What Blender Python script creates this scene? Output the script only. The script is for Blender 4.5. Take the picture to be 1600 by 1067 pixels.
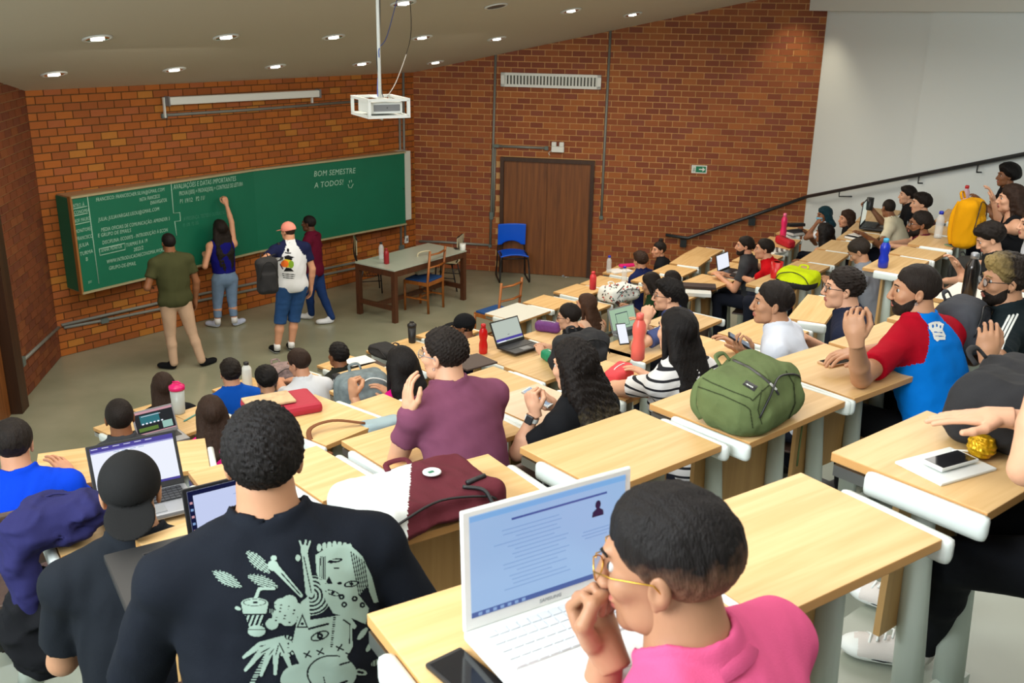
import bpy, bmesh, math, random
import numpy as np
from mathutils import Vector, Matrix
from mathutils.bvhtree import BVHTree
for o in list(bpy.data.objects): bpy.data.objects.remove(o, do_unlink=True)
SC = bpy.context.scene
COL = SC.collection
rnd = random.Random(7)
PI = math.pi
# ---------------------------------------------------------------- camera, world, lights, exposure
FPX = 1529.0; PITCH = math.radians(18.55); ROLL = 0.0175; CH = 4.1
_F = np.array([0, math.cos(PITCH), -math.sin(PITCH)]); _R0 = np.array([1., 0, 0]); _U0 = np.cross(_R0, _F)
_R = math.cos(ROLL)*_R0+math.sin(ROLL)*_U0; _U = -math.sin(ROLL)*_R0+math.cos(ROLL)*_U0
CAM0 = np.array([0, 0, CH])
cam = bpy.data.cameras.new('camera'); cam.sensor_width = 36; cam.sensor_fit = 'HORIZONTAL'; cam.lens = FPX/1600*36
cam.clip_start = .05; cam.clip_end = 100
camo = bpy.data.objects.new('camera', cam); COL.objects.link(camo)
M = Matrix.Identity(4)
for i in range(3): M[i][0] = _R[i]; M[i][1] = _U[i]; M[i][2] = -_F[i]; M[i][3] = CAM0[i]
camo.matrix_world = M; SC.camera = camo
cam.dof.use_dof = True; cam.dof.focus_distance = 5.0; cam.dof.aperture_fstop = 9.0
w = bpy.data.worlds.new('world'); SC.world = w; w.use_nodes = True
w.node_tree.nodes['Background'].inputs[0].default_value = (.95, .97, 1, 1); w.node_tree.nodes['Background'].inputs[1].default_value = .25
def area(name, loc, sx, sy, power, col=(1, .96, .88), rot=(0, 0, 0)):
    l = bpy.data.lights.new(name, 'AREA'); l.shape = 'RECTANGLE'; l.size = sx; l.size_y = sy; l.energy = power; l.color = col
    o = bpy.data.objects.new(name, l); COL.objects.link(o); o.location = loc; o.rotation_euler = rot; return o
area('ceiling_lamp', (1.2, 1.5, 5.35), 4.5, 3.0, 95, (1, .97, .93))
area('ceiling_lamp', (2.6, 6.2, 4.75), 3.5, 3.0, 120, (1, .96, .9))
area('ceiling_lamp', (-1.8, 5.0, 4.6), 3.0, 2.5, 80, (1, .94, .84))
area('ceiling_lamp', (-2.4, 9.6, 3.7), 3.5, 2.5, 120, (1, .9, .74))
area('ceiling_lamp', (1.0, 12.0, 3.85), 3.0, 2.5, 120, (1, .9, .76))
area('cool_fill_light', (-2.6, .6, 4.6), 3.0, 1.4, 240, (.88, .95, 1), rot=(math.radians(72), 0, math.radians(-42)))  # unseen cool fill, added to brighten the white wall and right side; no window
SC.view_settings.view_transform = 'Standard'; SC.view_settings.look = 'None'
SC.view_settings.gamma = 1; SC.view_settings.use_curve_mapping = False; SC.view_settings.exposure = 0.0

def ray(x, y): return (x-800)/FPX*_R-(y-533.5)/FPX*_U+_F
def bp(x, y, z):               # pixel -> point on the horizontal plane at height z (z counted from the camera, negative)
    r = ray(x, y); return CAM0+r*(z/r[2])
def pd(x, y, d):               # pixel at a distance
    r = ray(x, y); return CAM0+r/np.linalg.norm(r)*d
def onplane(x, y, p0, n):
    r = ray(x, y); return CAM0+r*(np.dot(np.array(p0)-CAM0, n)/np.dot(r, n))
def proj(p): v = np.array(p, float)-CAM0; d = v@_F; return 800+FPX*(v@_R)/d, 533.5-FPX*(v@_U)/d
def azv(a): a = math.radians(a); return np.array([math.sin(a), math.cos(a), 0.])
def azof(v): return math.degrees(math.atan2(v[0], v[1]))
# ---------------------------------------------------------------- materials
MATS = {}
def mat(name, col, rough=.6, metal=0, bump=0, bscale=200, var=0, vscale=8, spec=.5, emit=None, estr=1, alpha=1, trans=0, sheen=0):
    if name in MATS: return MATS[name]
    m = bpy.data.materials.new(name); m.use_nodes = True; nt = m.node_tree; b = nt.nodes['Principled BSDF']
    c = tuple(col)+(1,)
    b.inputs['Base Color'].default_value = c; b.inputs['Roughness'].default_value = rough; b.inputs['Metallic'].default_value = metal
    b.inputs['Specular IOR Level'].default_value = spec
    if sheen: b.inputs['Sheen Weight'].default_value = sheen
    if trans: b.inputs['Transmission Weight'].default_value = trans
    if alpha < 1: b.inputs['Alpha'].default_value = alpha
    if emit: b.inputs['Emission Color'].default_value = tuple(emit)+(1,); b.inputs['Emission Strength'].default_value = estr
    tc = nt.nodes.new('ShaderNodeTexCoord')
    if var:
        n = nt.nodes.new('ShaderNodeTexNoise'); n.inputs['Scale'].default_value = vscale; n.inputs['Detail'].default_value = 4
        nt.links.new(tc.outputs['Object'], n.inputs['Vector'])
        mx = nt.nodes.new('ShaderNodeMix'); mx.data_type = 'RGBA'
        nt.links.new(n.outputs['Fac'], mx.inputs[0])
        mx.inputs[6].default_value = tuple(max(0, v*(1-var)) for v in col)+(1,); mx.inputs[7].default_value = tuple(min(1, v*(1+var)) for v in col)+(1,)
        nt.links.new(mx.outputs[2], b.inputs['Base Color'])
    if bump:
        n = nt.nodes.new('ShaderNodeTexNoise'); n.inputs['Scale'].default_value = bscale; n.inputs['Detail'].default_value = 3
        nt.links.new(tc.outputs['Object'], n.inputs['Vector'])
        bm_ = nt.nodes.new('ShaderNodeBump'); bm_.inputs['Strength'].default_value = bump; bm_.inputs['Distance'].default_value = .004
        nt.links.new(n.outputs['Fac'], bm_.inputs['Height']); nt.links.new(bm_.outputs['Normal'], b.inputs['Normal'])
    MATS[name] = m; return m
def srgb(r, g, b):
    f = lambda v: (v/255/12.92 if v/255 <= .04045 else ((v/255+.055)/1.055)**2.4)
    return (f(r), f(g), f(b))
def wood(name, c1, c2, scale=(1.5, 26, 26), rough=.45, bump=.05):
    if name in MATS: return MATS[name]
    m = bpy.data.materials.new(name); m.use_nodes = True; nt = m.node_tree; b = nt.nodes['Principled BSDF']
    tc = nt.nodes.new('ShaderNodeTexCoord'); mp = nt.nodes.new('ShaderNodeMapping'); mp.inputs['Scale'].default_value = scale
    oi = nt.nodes.new('ShaderNodeObjectInfo'); ad = nt.nodes.new('ShaderNodeVectorMath'); ad.operation = 'ADD'
    cm = nt.nodes.new('ShaderNodeMath'); cm.operation = 'MULTIPLY'; cm.inputs[1].default_value = 37
    nt.links.new(oi.outputs['Random'], cm.inputs[0]); nt.links.new(tc.outputs['Object'], ad.inputs[0]); nt.links.new(cm.outputs[0], ad.inputs[1])
    nt.links.new(ad.outputs[0], mp.inputs['Vector'])
    n = nt.nodes.new('ShaderNodeTexNoise'); n.inputs['Scale'].default_value = 1; n.inputs['Detail'].default_value = 6; n.inputs['Distortion'].default_value = .6
    nt.links.new(mp.outputs[0], n.inputs['Vector'])
    cr = nt.nodes.new('ShaderNodeValToRGB'); cr.color_ramp.elements[0].position = .32; cr.color_ramp.elements[1].position = .68
    cr.color_ramp.elements[0].color = c1+(1,); cr.color_ramp.elements[1].color = c2+(1,)
    nt.links.new(n.outputs['Fac'], cr.inputs[0]); nt.links.new(cr.outputs[0], b.inputs['Base Color'])
    b.inputs['Roughness'].default_value = rough
    MATS[name] = m; return m
M_desk = wood('desk_laminate', srgb(206, 166, 108), srgb(224, 188, 134))
M_edge = mat('desk_edge_band', srgb(196, 146, 86), .5)
M_panel = wood('desk_panel_laminate', srgb(176, 136, 82), srgb(194, 154, 98), (26, 1.5, 1.5))
M_steel = mat('grey_white_steel', srgb(186, 196, 186), .4, var=.04)
M_whitebar = mat('white_plastic_bar', srgb(222, 230, 226), .3)
M_dark = mat('dark_plastic', (.012, .012, .013), .45)
M_black = mat('black_fabric', (.012, .012, .014), .85, bump=.25, bscale=300)
M_rail = mat('zinc_rail', (.45, .45, .45), .3, 1)
M_brown = wood('brown_plywood', srgb(62, 46, 40), srgb(80, 60, 52), (30, 30, 4), .35)
M_door = wood('dark_door_wood', srgb(98, 54, 18), srgb(132, 78, 32), (26, 26, 1.2), .5)
M_frame = wood('door_frame_wood', srgb(48, 26, 10), srgb(66, 38, 18), (20, 20, 1), .5)
M_orangewood = wood('orange_wood', srgb(134, 74, 24), srgb(166, 98, 38), (20, 20, 2), .4)
M_tablewood = wood('red_brown_wood', srgb(66, 36, 20), srgb(86, 48, 26), (20, 20, 2), .45)
M_white = mat('white_paint', srgb(226, 230, 226), .5)
M_wallwhite = mat('white_wall_paint', srgb(230, 240, 242), .7, bump=.08, bscale=40)
M_cond = mat('grey_conduit', srgb(126, 128, 122), .5, .2, var=.12, vscale=5)
M_box = mat('grey_junction_box', srgb(96, 108, 104), .5)
M_board = mat('green_chalkboard', srgb(0, 104, 76), .55, var=.14, vscale=2.2)
M_alu = mat('board_trim', srgb(176, 166, 130), .45, .2)
M_chalk = mat('chalk', srgb(160, 198, 178), .9)
M_chalkf = mat('faded_chalk', srgb(62, 136, 110), .9)
M_blackmetal = mat('black_steel_tube', (.015, .015, .016), .35, .3)
M_grey = mat('grey_plastic', srgb(120, 122, 124), .45)
M_silver = mat('silver_aluminium', srgb(150, 152, 156), .35, .6)
M_paper = mat('paper', srgb(232, 232, 228), .8)
M_red = mat('red_plastic', srgb(196, 22, 26), .3)
M_blue = mat('blue_plastic', srgb(24, 48, 176), .25)
M_glass = mat('clear_plastic', (.85, .92, .95), .08, alpha=.35)
# ---------------------------------------------------------------- object helpers
def link(name, me, m=None, parent=None, loc=None):
    o = bpy.data.objects.new(name, me); COL.objects.link(o)
    if m is not None:
        for k in (m if isinstance(m, (list, tuple)) else [m]): me.materials.append(k)
    if parent is not None: o.parent = parent
    if loc is not None: o.location = loc
    return o
def tag(o, label=None, cat=None, group=None, kind=None):
    if label: o['label'] = label
    if cat: o['category'] = cat
    if group: o['group'] = group
    if kind: o['kind'] = kind
    return o
def thing(name, label, cat, loc=(0, 0, 0), rz=0, group=None):
    o = bpy.data.objects.new(name, None); COL.objects.link(o); o.empty_display_size = .1
    o.location = [float(v) for v in loc]; o.rotation_euler = (0, 0, rz); tag(o, label, cat, group); return o
class MB:
    def __init__(s): s.bm = bmesh.new()
    def box(s, c, d, rot=None, mi=0, bev=0):
        g = bmesh.ops.create_cube(s.bm, size=1); vs = g['verts']
        bmesh.ops.scale(s.bm, vec=d, verts=vs)
        if bev:
            es = list({e for v in vs for e in v.link_edges})
            r = bmesh.ops.bevel(s.bm, geom=es, offset=bev, segments=2, affect='EDGES', profile=.6)
            vs = list({v for f in r['faces'] for v in f.verts} | {v for v in vs if v.is_valid})
        if rot is not None: bmesh.ops.transform(s.bm, matrix=rot.to_4x4(), verts=vs)
        bmesh.ops.translate(s.bm, vec=[float(v) for v in c], verts=vs)
        if mi:
            for f in {f for v in vs for f in v.link_faces}: f.material_index = mi
        return s
    def tube(s, pts, r, n=8, mi=0, cap=True, flat=1.0):
        pts = [Vector([float(a) for a in p]) for p in pts]
        rr = r if isinstance(r, (list, tuple)) else [r]*len(pts)
        rings = []; prev = None
        for i, p in enumerate(pts):
            t = ((pts[min(i+1, len(pts)-1)]-pts[max(i-1, 0)])).normalized()
            if prev is None:
                a = Vector((0, 0, 1)) if abs(t.z) < .9 else Vector((1, 0, 0)); u = t.cross(a).normalized()
            else: u = (prev-t*prev.dot(t)).normalized()
            prev = u; v = t.cross(u)
            rings.append([s.bm.verts.new(p+(u*math.cos(2*PI*k/n)+v*math.sin(2*PI*k/n)*flat)*rr[i]) for k in range(n)])
        fs = []
        for a, b in zip(rings, rings[1:]):
            for k in range(n): fs.append(s.bm.faces.new((a[k], a[(k+1) % n], b[(k+1) % n], b[k])))
        if cap: fs.append(s.bm.faces.new(rings[0][::-1])); fs.append(s.bm.faces.new(rings[-1]))
        for f in fs: f.smooth = True; f.material_index = mi
        return s
    def lathe(s, prof, c=(0, 0, 0), n=20, mi=0):
        rings = []
        for r, z in prof:
            rings.append([s.bm.verts.new((c[0]+r*math.cos(2*PI*k/n), c[1]+r*math.sin(2*PI*k/n), c[2]+z)) for k in range(n)])
        for a, b in zip(rings, rings[1:]):
            for k in range(n):
                f = s.bm.faces.new((a[k], a[(k+1) % n], b[(k+1) % n], b[k])); f.smooth = True; f.material_index = mi
        for f in (s.bm.faces.new(rings[0][::-1]), s.bm.faces.new(rings[-1])): f.material_index = mi
        return s
    def prism(s, poly, z0, z1, mi=0):
        a = [s.bm.verts.new((float(p[0]), float(p[1]), z0)) for p in poly]; b = [s.bm.verts.new((float(p[0]), float(p[1]), z1)) for p in poly]
        n = len(poly); fs = [s.bm.faces.new(a[::-1]), s.bm.faces.new(b)]
        for k in range(n): fs.append(s.bm.faces.new((a[k], a[(k+1) % n], b[(k+1) % n], b[k])))
        for f in fs: f.material_index = mi
        return s
    def build(s, name, m, parent=None, loc=None):
        bmesh.ops.recalc_face_normals(s.bm, faces=s.bm.faces[:])
        me = bpy.data.meshes.new(name); s.bm.to_mesh(me); s.bm.free(); return link(name, me, m, parent, loc)
def rotmat(ex, ey, ez):
    m = Matrix.Identity(3)
    for i in range(3): m[i][0] = ex[i]; m[i][1] = ey[i]; m[i][2] = ez[i]
    return m
def copy_tree(o, parent=None):
    c = o.copy(); COL.objects.link(c)
    if parent: c.parent = parent
    for ch in list(o.children): copy_tree(ch, c)
    return c
def catmull(pts, n=6):
    P = [np.array(p, float) for p in pts]; P = [2*P[0]-P[1]]+P+[2*P[-1]-P[-2]]; out = []
    for i in range(1, len(P)-2):
        for k in range(n):
            t = k/n; a, b, c, d = P[i-1:i+3]
            out.append(.5*((2*b)+(c-a)*t+(2*a-5*b+4*c-d)*t*t+(3*b-a-3*c+d)*t**3))
    out.append(P[-2]); return out
# ---------------------------------------------------------------- distance fields (all organic shapes)
def smin(a, b, k):
    h = np.clip(.5+.5*(b-a)/k, 0, 1); return b*(1-h)+a*h-k*h*(1-h)
def smax(a, b, k): return -smin(-a, -b, k)
class Grid:
    def __init__(s, lo, hi, vox):
        s.lo = np.array(lo, float); s.v = vox; s.n = np.maximum(((np.array(hi)-s.lo)/vox).astype(int)+2, 4)
        ax = [(s.lo[i]+np.arange(s.n[i])*vox).astype(np.float32) for i in range(3)]
        s.X = ax[0][:, None, None]; s.Y = ax[1][None, :, None]; s.Z = ax[2][None, None, :]
    def ell(s, c, r, R=None):
        x, y, z = s.X-c[0], s.Y-c[1], s.Z-c[2]
        if R is not None: x, y, z = R[0][0]*x+R[1][0]*y+R[2][0]*z, R[0][1]*x+R[1][1]*y+R[2][1]*z, R[0][2]*x+R[1][2]*y+R[2][2]*z
        k = np.sqrt((x/r[0])**2+(y/r[1])**2+(z/r[2])**2); return (k-1)*min(r)
    def cone(s, a, b, ra, rb, flat=None):
        a = np.array(a, float); b = np.array(b, float); d = b-a; L2 = max(float(d@d), 1e-9)
        x, y, z = s.X-a[0], s.Y-a[1], s.Z-a[2]
        t = np.clip((x*d[0]+y*d[1]+z*d[2])/L2, 0, 1)
        return np.sqrt((x-t*d[0])**2+(y-t*d[1])**2+(z-t*d[2])**2)-(ra+(rb-ra)*t)
    def half(s, p, n): # negative on the side opposite to n
        return (s.X-p[0])*n[0]+(s.Y-p[1])*n[1]+(s.Z-p[2])*n[2]
    def rbox(s, c, h, r, R=None):
        x, y, z = s.X-c[0], s.Y-c[1], s.Z-c[2]
        if R is not None: x, y, z = R[0][0]*x+R[1][0]*y+R[2][0]*z, R[0][1]*x+R[1][1]*y+R[2][1]*z, R[0][2]*x+R[1][2]*y+R[2][2]*z
        qx, qy, qz = abs(x)-h[0]+r, abs(y)-h[1]+r, abs(z)-h[2]+r
        return np.sqrt(np.maximum(qx, 0)**2+np.maximum(qy, 0)**2+np.maximum(qz, 0)**2)+np.minimum(np.maximum(qx, np.maximum(qy, qz)), 0)-r
    def noise(s, f, seed=0, n=5, an=(1, 1, 1)):
        r = np.random.RandomState(seed); o = 0
        for i in range(n):
            k = r.normal(size=3)*f*(1+.5*i)*np.array(an); p = r.uniform(0, 6.28, 3)
            o = o+np.sin(s.X*k[0]+s.Y*k[1]+s.Z*k[2]+p[0]+.8*np.sin(s.X*k[1]*.7+s.Z*k[2]*.7+s.Y*k[0]*.6+p[1]))/(1+.4*i)
        return o/n*1.6
def nets(g, f):
    f = np.asarray(f, np.float32); f = f.copy()
    f[0], f[-1], f[:, 0], f[:, -1], f[:, :, 0], f[:, :, -1] = [np.maximum(q, g.v*.5) for q in (f[0], f[-1], f[:, 0], f[:, -1], f[:, :, 0], f[:, :, -1])]
    s = f < 0
    c = np.zeros(tuple(np.array(f.shape)-1), np.uint8)
    offs = [(i, j, k) for i in (0, 1) for j in (0, 1) for k in (0, 1)]
    for i, j, k in offs: c += s[i:f.shape[0]-1+i, j:f.shape[1]-1+j, k:f.shape[2]-1+k]
    act = (c > 0) & (c < 8); idx = np.argwhere(act)
    if len(idx) == 0: return np.zeros((0, 3)), np.zeros((0, 4), int)
    vals = {o: f[idx[:, 0]+o[0], idx[:, 1]+o[1], idx[:, 2]+o[2]] for o in offs}
    acc = np.zeros((len(idx), 3)); cnt = np.zeros(len(idx))
    for a in offs:
        for ax in range(3):
            if a[ax]: continue
            b = list(a); b[ax] = 1; b = tuple(b); va, vb = vals[a], vals[b]; m = (va < 0) != (vb < 0)
            t = np.where(m, va/np.where(m, va-vb, 1), 0)
            p = np.tile(np.array(a, float), (len(idx), 1)); p[:, ax] += t
            acc += p*m[:, None]; cnt += m
    V = (idx+acc/cnt[:, None])*g.v+g.lo
    vid = np.full(act.shape, -1, np.int64); vid[act] = np.arange(len(idx))
    Q = []
    for ax in range(3):
        sl0 = [slice(None)]*3; sl1 = [slice(None)]*3; sl0[ax] = slice(0, -1); sl1[ax] = slice(1, None)
        a, b = s[tuple(sl0)], s[tuple(sl1)]
        e = np.argwhere(a != b); o1, o2 = [(1, 2), (2, 0), (0, 1)][ax]
        e = e[(e[:, o1] > 0) & (e[:, o2] > 0) & (e[:, o1] < f.shape[o1]-1) & (e[:, o2] < f.shape[o2]-1)]
        if len(e) == 0: continue
        def vv(d1, d2):
            q = e.copy(); q[:, o1] += d1; q[:, o2] += d2; return vid[q[:, 0], q[:, 1], q[:, 2]]
        q = np.stack([vv(-1, -1), vv(0, -1), vv(0, 0), vv(-1, 0)], 1)
        fl = ~s[e[:, 0], e[:, 1], e[:, 2]]; q[fl] = q[fl][:, ::-1]; Q.append(q)
    Q = np.concatenate(Q); return V, Q[(Q >= 0).all(1)]
def vmesh(name, V, Q, mi=None):
    me = bpy.data.meshes.new(name)
    me.vertices.add(len(V)); me.vertices.foreach_set('co', np.asarray(V, np.float32).ravel())
    me.loops.add(len(Q)*4); me.polygons.add(len(Q))
    me.loops.foreach_set('vertex_index', np.asarray(Q, np.int32).ravel())
    me.polygons.foreach_set('loop_start', np.arange(0, len(Q)*4, 4, dtype=np.int32))
    me.polygons.foreach_set('use_smooth', np.ones(len(Q), bool))
    if mi is not None: me.polygons.foreach_set('material_index', np.asarray(mi, np.int32))
    me.update(calc_edges=True); me.validate(); return me
def join(parts):
    V = []; Q = []; n = 0
    for v, q in parts: V.append(v); Q.append(q+n); n += len(v)
    return np.concatenate(V), np.concatenate(Q)
def sdfobj(name, lo, hi, vox, fn, m, parent=None, matfn=None, loc=None):
    g = Grid(lo, hi, vox); V, Q = nets(g, fn(g))
    mi = None
    if matfn is not None and len(Q): mi = matfn(V[Q].mean(1))
    return link(name, vmesh(name, V, Q, mi), m, parent, loc)
# ================================================================ THE ROOM
FL = -CH                                                   # floor, counted from the camera
Lc = bp(94.6, 557.6, FL); Rc = bp(650, 416, FL)
dF = (Rc-Lc)/np.linalg.norm(Rc-Lc); LF = float(np.linalg.norm(Rc-Lc))
dR = azv(100.5); nR = np.array([dR[1], -dR[0], 0])*1.0
nR = nR if np.dot(nR, -Rc) > 0 else -nR
nF = np.array([dF[1], -dF[0], 0]); nF = nF if np.dot(nF, -Lc) > 0 else -nF
pE = onplane(1276, 170, Rc, nR); LRt = float(np.dot(pE-Rc, dR))            # end of the brick on the right wall
P1 = Rc+dR*LRt
CZ0 = float(onplane(648.5, 113.3, Rc, nR)[2])
_q = onplane(1185, 0, Rc, nR); SLP = (float(_q[2])-CZ0)/float(np.dot(_q-Rc, dR))
# ceiling plane through the front edge, rising along the right wall
_v1 = dF; _v2 = dR+np.array([0, 0, SLP]); nC = np.cross(_v1, _v2); nC = nC/np.linalg.norm(nC); nC = nC if nC[2] < 0 else -nC
C0 = Rc*1.0; C0[2] = CZ0
def ceil_z(x, y): return float(C0[2]-(nC[0]*(x-C0[0])+nC[1]*(y-C0[1]))/nC[2])
dL = azv(-9+180); dW = azv(161)
PL = Lc+dL*11.5; nL = np.array([dL[1], -dL[0], 0]); nL = nL if np.dot(nL, -Lc+np.array([3, 0, 0])) > 0 else -nL
PW = P1+dW*19; nW = np.array([dW[1], -dW[0], 0]); nW = nW if np.dot(nW, -P1) > 0 else -nW

def grad_floor():
    m = bpy.data.materials.new('polished_granolithic_floor'); m.use_nodes = True; nt = m.node_tree; b = nt.nodes['Principled BSDF']
    tc = nt.nodes.new('ShaderNodeTexCoord'); n = nt.nodes.new('ShaderNodeTexNoise'); n.inputs['Scale'].default_value = 1.1; n.inputs['Detail'].default_value = 5
    n2 = nt.nodes.new('ShaderNodeTexNoise'); n2.inputs['Scale'].default_value = 160
    nt.links.new(tc.outputs['Object'], n.inputs['Vector']); nt.links.new(tc.outputs['Object'], n2.inputs['Vector'])
    a = nt.nodes.new('ShaderNodeMath'); a.operation = 'MULTIPLY_ADD'; a.inputs[1].default_value = .35; nt.links.new(n2.outputs['Fac'], a.inputs[0]); nt.links.new(n.outputs['Fac'], a.inputs[2])
    cr = nt.nodes.new('ShaderNodeValToRGB'); cr.color_ramp.elements[0].position = .45; cr.color_ramp.elements[1].position = .9
    cr.color_ramp.elements[0].color = srgb(128, 130, 108)+(1,); cr.color_ramp.elements[1].color = srgb(156, 156, 134)+(1,)
    nt.links.new(a.outputs[0], cr.inputs[0]); nt.links.new(cr.outputs[0], b.inputs['Base Color']); b.inputs['Roughness'].default_value = .24
    return m
M_floor = grad_floor()
M_tier = mat('tier_concrete', srgb(150, 156, 142), .35, var=.08, vscale=4)
M_ceil = mat('ceiling_paint', srgb(206, 199, 182), .8, bump=.04, bscale=30)
room = [Lc-dF*.02, Rc, P1, PW, PL]
fb = MB(); fb.prism([Lc-dF*.4+nF*-.4, Rc-nF*.4-nR*.4, P1-nR*.4-nW*.4, PW-nW*.4, PL-nL*.4], -.15, 0)
tag(fb.build('floor', M_floor), kind='structure')
cb = MB(); A = [Lc-nF*.3-nL*.3, Rc-nF*.3-nR*.3, P1-nR*.3-nW*.3, PW-nW*.3, PL-nL*.3]
lo = [cb.bm.verts.new((p[0], p[1], ceil_z(p[0], p[1]))) for p in A]; hi = [cb.bm.verts.new((p[0], p[1], ceil_z(p[0], p[1])+.3)) for p in A]
cb.bm.faces.new(lo); cb.bm.faces.new(hi)
for k in range(5): cb.bm.faces.new((lo[k], lo[(k+1) % 5], hi[(k+1) % 5], hi[k]))
ceiling = tag(cb.build('ceiling', M_ceil), kind='structure')

BW, BH = .212, .0915
def brickmats(pre, cols):
    return [mat(pre+'_brick_%s' % 'abcde'[i], srgb(*c), .75, bump=.3, bscale=60, var=.12, vscale=9) for i, c in enumerate(cols)]
BF = brickmats('orange', [(160, 86, 26), (170, 94, 28), (150, 80, 28), (176, 112, 38), (162, 88, 42)])
BR = brickmats('red', [(140, 74, 36), (152, 84, 42), (128, 64, 38), (160, 92, 42), (134, 70, 46)])
BL = brickmats('dark', [(112, 58, 28), (120, 62, 30), (104, 52, 28), (124, 68, 32), (108, 56, 32)])
M_mF = mat('dark_mortar', srgb(96, 66, 30), .9, var=.2, vscale=3)
M_mR = mat('light_mortar', srgb(206, 160, 104), .9, var=.35, vscale=1.6)
M_mL = mat('pale_mortar', srgb(138, 104, 66), .9, var=.2, vscale=3)
def mesh_box(name, dx, dy, dz, m):
    me = bpy.data.meshes.new(name); b = bmesh.new(); bmesh.ops.create_cube(b, size=1); bmesh.ops.scale(b, vec=(dx, dy, dz), verts=b.verts); b.to_mesh(me); b.free(); me.materials.append(m); return me
def brick_wall(name, p0, d, n, length, topf, mats_, mm, holes=(), mort=.35, nmax=300):
    """wall object: local X along d, local Y towards the room, Z up"""
    ez = (0, 0, 1); cr = np.cross(d, n)
    R = rotmat(d, -n, ez)
    mb = MB(); a = []
    for s, z in ((0, 0), (length, 0), (length, topf(length)+.1), (0, topf(0)+.1)): a.append((s, z))
    v0 = [mb.bm.verts.new(p0+d*s+n*0+np.array([0, 0, z])) for s, z in a]; v1 = [mb.bm.verts.new(p0+d*s-n*.25+np.array([0, 0, z])) for s, z in a]
    mb.bm.faces.new(v0); mb.bm.faces.new(v1)
    for k in range(4): mb.bm.faces.new((v0[k], v0[(k+1) % 4], v1[(k+1) % 4], v1[k]))
    W = tag(mb.build(name, mm), kind='structure')
    rows = int((max(topf(0), topf(length))+.05)/BH)
    L = []
    for r in range(rows):
        z = (r+.5)*BH; s = -BW/2*(r % 2)
        while s < length:
            a, b = max(s, 0), min(s+BW, length)
            if b-a > .05 and z-BH/2 < topf((a+b)/2) and not any(h[0] < (a+b)/2 < h[1] and h[2] < z < h[3] for h in holes):
                c = p0+d*(a+b)/2+np.array([0, 0, z])
                v = c-CAM0; dep = v@_F; px, py = 800+FPX*(v@_R)/dep, 533.5-FPX*(v@_U)/dep
                vis = 0 <= px <= 1600 and 0 <= py <= 1067
                L.append((-(abs(np.cross(d, v/np.linalg.norm(v)))[2]/dep**2)*(1 if vis and b-a > .15 else 0), rnd.random(), a, b, z, c))
            s += BW
    L.sort(key=lambda t: (t[0], t[1]))
    meshes = [mesh_box('brick', BW-.013, .02, BH-.013, m) for m in mats_]
    Q = R.to_4x4(); st = bmesh.new()
    for i, (k, _, a, b, z, c) in enumerate(L):
        off = .001+rnd.uniform(-.0015, .002); mi = rnd.choices(range(5), (5, 5, 3, 1.5, 2))[0]
        c = c+n*off
        if i < nmax and k < 0:
            o = bpy.data.objects.new('brick', meshes[mi]); COL.objects.link(o); mw = Q.copy(); mw.translation = Vector([float(v) for v in c])
            if b-a < BW-.001: mw = mw @ Matrix.Diagonal(((b-a-.013)/(BW-.013), 1, 1, 1))
            o.parent = W; o.matrix_local = mw
        else:
            g = bmesh.ops.create_cube(st, size=1, matrix=Matrix.Translation([float(v) for v in c]) @ Q @ Matrix.Diagonal((b-a-.013, .02, BH-.013, 1)))
            for f in {f for v in g['verts'] for f in v.link_faces}: f.material_index = mi
    me = bpy.data.meshes.new('brickwork'); st.to_mesh(me); st.free()
    o = link('brickwork', me, mats_, W); tag(o, kind='stuff'); return W
tF = lambda s: ceil_z(*(Lc+dF*s)[:2]); tR = lambda s: ceil_z(*(Rc+dR*s)[:2]); tL = lambda s: ceil_z(*(Lc+dL*s)[:2])
brick_wall('wall_front', Lc, dF, nF, LF, tF, BF, M_mF)
qd0 = onplane(783, 245, Rc, nR); qd1 = onplane(930, 250, Rc, nR); sd0, sd1 = float(np.dot(qd0-Rc, dR)), float(np.dot(qd1-Rc, dR)); dh = float(qd0[2]+qd1[2])/2
brick_wall('wall_right', Rc, dR, nR, LRt, tR, BR, M_mR, holes=[(sd0, sd1, 0, dh)])
brick_wall('wall_left', Lc, dL, nL, 1.62, tL, BL, M_mL, nmax=150)
def slab(name, p, d, n, s0, s1, z0, z1a, z1b, t, m, out=0.0):
    mb = MB(); c = [(s0, z0), (s1, z0), (s1, z1b), (s0, z1a)]
    v0 = [mb.bm.verts.new(p+d*s+n*out+np.array([0, 0, z])) for s, z in c]; v1 = [mb.bm.verts.new(p+d*s-n*t+np.array([0, 0, z])) for s, z in c]
    mb.bm.faces.new(v0); mb.bm.faces.new(v1)
    for k in range(4): mb.bm.faces.new((v0[k], v0[(k+1) % 4], v1[(k+1) % 4], v1[k]))
    return tag(mb.build(name, m), kind='structure')
slab('wall_left_rear', Lc, dL, nL, 2.75, 11.5, 0, ceil_z(*(Lc+dL*2.75)[:2])+.1, ceil_z(*PL[:2])+.1, .25, M_wallwhite)
slab('wall_side', P1, dW, nW, 0, 19, 0, ceil_z(*P1[:2])+.1, ceil_z(*PW[:2])+.1, .25, M_wallwhite)
e = PW-PL; le = float(np.linalg.norm(e)); de = e/le; ne = np.array([de[1], -de[0], 0]); ne = ne if np.dot(ne, -PL) > 0 else -ne
slab('wall_back', PL, de, ne, 0, le, 0, ceil_z(*PL[:2])+.1, ceil_z(*PW[:2])+.1, .25, M_wallwhite)
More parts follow.
